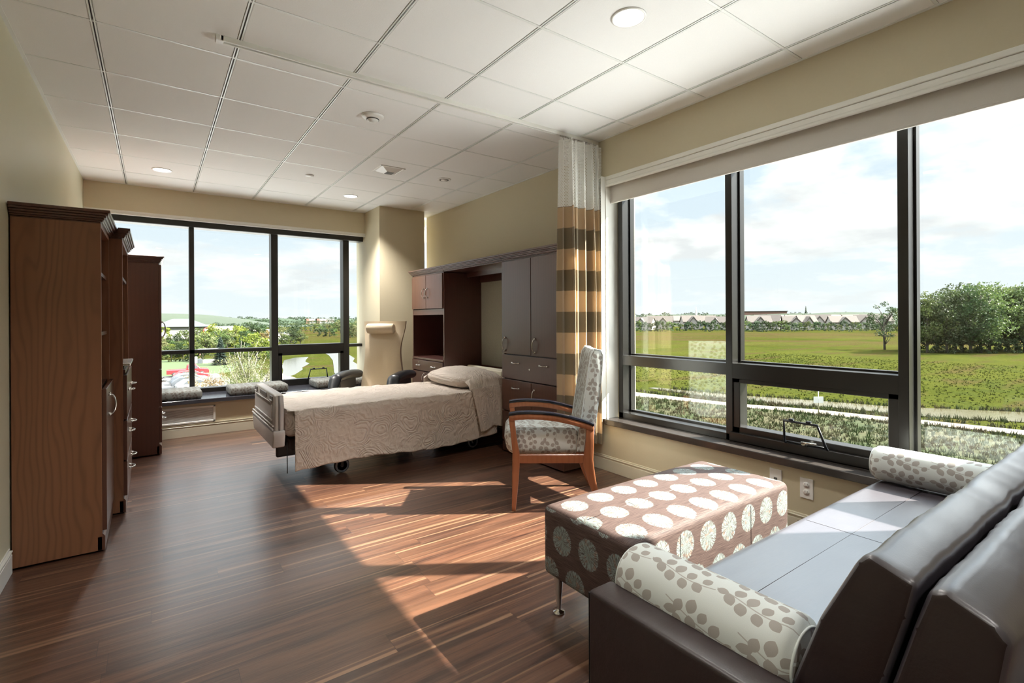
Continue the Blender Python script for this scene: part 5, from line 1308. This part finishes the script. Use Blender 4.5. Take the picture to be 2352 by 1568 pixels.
for i, (px, w2) in enumerate(((724, 34), (748, 30))):
    p, d = gnd(px, 742.5); t = thing('brick_building', ['long pale brick building on the far slope, left wing', 'long pale brick building on the far slope, right wing'][i], 'building', p, 0)
    s_ = d / 700.; G().box(-12 * s_, 12 * s_, 0, 10, 0, 6.5 * s_).build('walls', 'store_white', t); G().box(-12 * s_, -8 * s_, -.3, 10, 0, 6.6 * s_).box(-12 * s_, 12 * s_, -.2, 0, 2.8 * s_, 3.8 * s_).build('brick_bands', 'brick_wall', t)
p, d = gnd(647, 780); t = thing('small_building', 'small white building at the middle window post', 'building', p, .2); G().box(-3, 2.6, -2, 2, 0, 3.0).build('walls', 'store_white', t); G().box(-3.2, 2.8, -2.2, 2.2, 3.0, 3.25).build('roof', 'roof_slate', t)
p, d = gnd(608, 786); t = thing('house', 'pale roofed house behind the bright lime tree', 'house', p, .3); G().box(-4, 4, -3, 3, 0, 2.6).build('walls', 'house_wall', t); G().prism([(-3.5, 2.4), (3.5, 2.4), (0, 5.0)], 'x', -4.4, 4.4).build('roof', 'house_wall', t)
p, d = gnd(480, 828); t = thing('picnic_shelter', 'open white-roofed shelter behind the spruce', 'shelter', p, .1); G().prism([(-2, 1.9), (2, 1.9), (0, 2.6)], 'x', -2.2, 2.2).build('roof', 'house_wall', t)
for xx in (-1.9, 1.9): G().box(xx - .12, xx + .12, -1.8, -1.6, 0, 1.95).build('post', 'brick_wall', t)
p, d = gnd(482, 834); t = thing('monument_sign', 'low pale stone sign block on the lawn', 'sign', p, 0); G().box(-1.3, 1.0, -.3, .3, 0, .75, .05, 1).build('stone_block', 'rocks', t); G().box(-2.1, -1.35, -.3, .4, 0, 1.0, .05, 1).build('planter', 'window_dark', t)
p, d = gnd(448.5, 838); t = thing('park_sign', 'white board sign beside the left window post', 'sign', p, 0); G().box(-.3, .35, -.05, .05, .3, 1.6).build('board', 'sign_white', t); G().tube([(0, 0, 0), (0, 0, .4)], .05, 6).build('post', 'nickel', t)
# vehicles
def vehicle(name, px, yb, ang, lab, cat, prof, glass, wheels, wd, mat, group=None):
    p, d = gnd(px, yb, GZ + .05); t = thing(name, lab, cat, p, ang, group)
    G().prism(prof, 'y', -wd / 2, wd / 2, bev=.05).build('body', mat, t, smooth=40)
    for s_ in (-1, 1): G().prism(glass, 'y', s_ * (wd / 2 + .005) - .01, s_ * (wd / 2 + .005) + .01).build('side_window', 'window_dark', t)
    for xw in wheels:
        for s_ in (-1, 1):
            w_ = G().lathe([(.001, -.11), (.30, -.11), (.36, -.09), (.36, .09), (.30, .11), (.001, .11)], (xw, s_ * (wd / 2 - .06), .36), 'y', 20).build('wheel', 'tyre', t)
            G().lathe([(.001, -.12), (.20, -.12), (.21, -.11)], (xw, s_ * (wd / 2 - .06), .36), 'y', 16).lathe([(.21, .11), (.20, .12), (.001, .12)], (xw, s_ * (wd / 2 - .06), .36), 'y', 16).build('hub_cap', 'nickel', w_)
    return t
truck = [(-2.75, .45), (-2.75, 1.05), (-.35, 1.08), (-.25, 1.15), (-.1, 1.72), (1.05, 1.74), (1.55, 1.15), (2.6, 1.02), (2.7, .85), (2.72, .42)]
vehicle('pickup_truck', 432, 863, 0, 'bright red pickup truck parked by the lawn', 'truck', truck, [(-.05, 1.15), (.0, 1.62), (.95, 1.64), (1.35, 1.15)], (-1.75, 1.75), 1.9, 'car_red')
carp = [(-2.1, .35), (-2.15, .8), (-1.95, 1.0), (-1.3, 1.42), (.3, 1.46), (1.1, 1.02), (2.0, .86), (2.15, .6), (2.12, .35)]; carg = [(-1.55, .98), (-1.15, 1.34), (.22, 1.38), (.85, 1.0)]
for (px, yb, m, a, lab) in ((440, 873, 'car_red', .1, 'red hatchback parked beside the pickup'), (437, 881, 'car_silver', .1, 'silver car third in the parked row'), (436, 889, 'car_grey', .12, 'grey car with red tail lamps in the parked row'), (452, 897, 'car_white', .12, 'white car nearest in the parked row')):
    vehicle('car', px, yb, a, lab, 'car', carp, carg, (-1.3, 1.35), 1.75, m, 'cars parked in the lot')
vehicle('van', 593, 764, 0, 'white van on the far road between the trees', 'van', [(-2.6, .4), (-2.6, 2.0), (1.2, 2.0), (1.9, 1.2), (2.5, 1.0), (2.5, .4)], [(-2.2, 1.2), (-2.2, 1.75), (1.1, 1.75), (1.5, 1.2)], (-1.7, 1.6), 1.9, 'car_white')
# path sign
p, d = gnd(1880, 957); t = thing('trail_sign', 'thin post with small grey-white board by the creek path', 'sign', p, -YAW)
G().tube([(0, 0, 0), (0, 0, 2.3)], .035, 6).build('post', 'nickel', t); G().box(-.42, .42, -.03, .0, 1.2, 1.75).build('board', 'sign_white', t)
# uncountable grass
def grass(name, n, region, hmin, hmax, wdt, mat, lab, seed):
    rd = random.Random(seed); V = []; F = []
    for _ in range(n):
        x, y = region(rd); hh = rd.uniform(hmin, hmax)
        for _k in range(5):
            a = rd.uniform(0, 2 * PI); r_ = rd.uniform(0, wdt * 4); cx, cy_ = x + r_ * math.cos(a), y + r_ * math.sin(a)
            a2 = rd.uniform(0, PI); dx, dy = math.cos(a2) * wdt, math.sin(a2) * wdt; lx, ly = rd.gauss(0, .25) * hh, rd.gauss(0, .25) * hh; i = len(V)
            V += [(cx - dx, cy_ - dy, GZ), (cx + dx, cy_ + dy, GZ), (cx + lx, cy_ + ly, GZ + hh * rd.uniform(.7, 1.1))]; F.append((i, i + 1, i + 2))
    me = bpy.data.meshes.new(name); me.from_pydata(V, [], F); me.materials.append(MATS[mat]); o = bpy.data.objects.new(name, me); C.objects.link(o); tag(o, lab, 'grass', None, 'stuff')
def inpath(x, y):
    def at(P, y):
        for (a, b2) in zip(P[:-1], P[1:]):
            if (a[1] - y) * (b2[1] - y) <= 0: return a[0] + (b2[0] - a[0]) * (y - a[1]) / (b2[1] - a[1] + 1e-9)
        return None
    l, u_ = at(path_l, y), at(path_u, y); n1_, f1_ = at(wn, y), at(wf, y)
    return (l and u_ and l - .3 < x < u_ + .3) or (n1_ and f1_ and n1_ < x < f1_)
def reg1(rd):
    while True:
        y = rd.uniform(-4, 42); x = rd.uniform(24, 52)
        if not inpath(x, y) and (x < 43 + max(0, (36 - y) * .28) + 4): return x, y
def reg2(rd):
    while True:
        y = rd.uniform(-10, 60); x = rd.uniform(52, 120)
        if not inpath(x, y): return x, y
def reg3(rd):
    while True:
        y = rd.uniform(8, 38); x = rd.uniform(46, 66)
        if inpath(x, y): continue
        if inpath(x + .8, y) or inpath(x - .8, y) or inpath(x + .3, y) : return x, y
grass('weeds', 9000, reg1, .18, .48, .035, 'grass_blades', 'tall tan and green weeds growing below the right window', 3)
grass('meadow_grass', 7000, reg2, .08, .20, .04, 'meadow_blades', 'tufts of meadow grass across the creek', 4)
grass('reeds', 900, reg3, .25, .55, .04, 'grass_blades', 'reeds growing on the creek banks', 6)
far_build('left', 'continuous belt of tiny distant trees along the left horizon')
far_build('right', 'continuous belt of tiny distant trees behind the rooftops on the right')
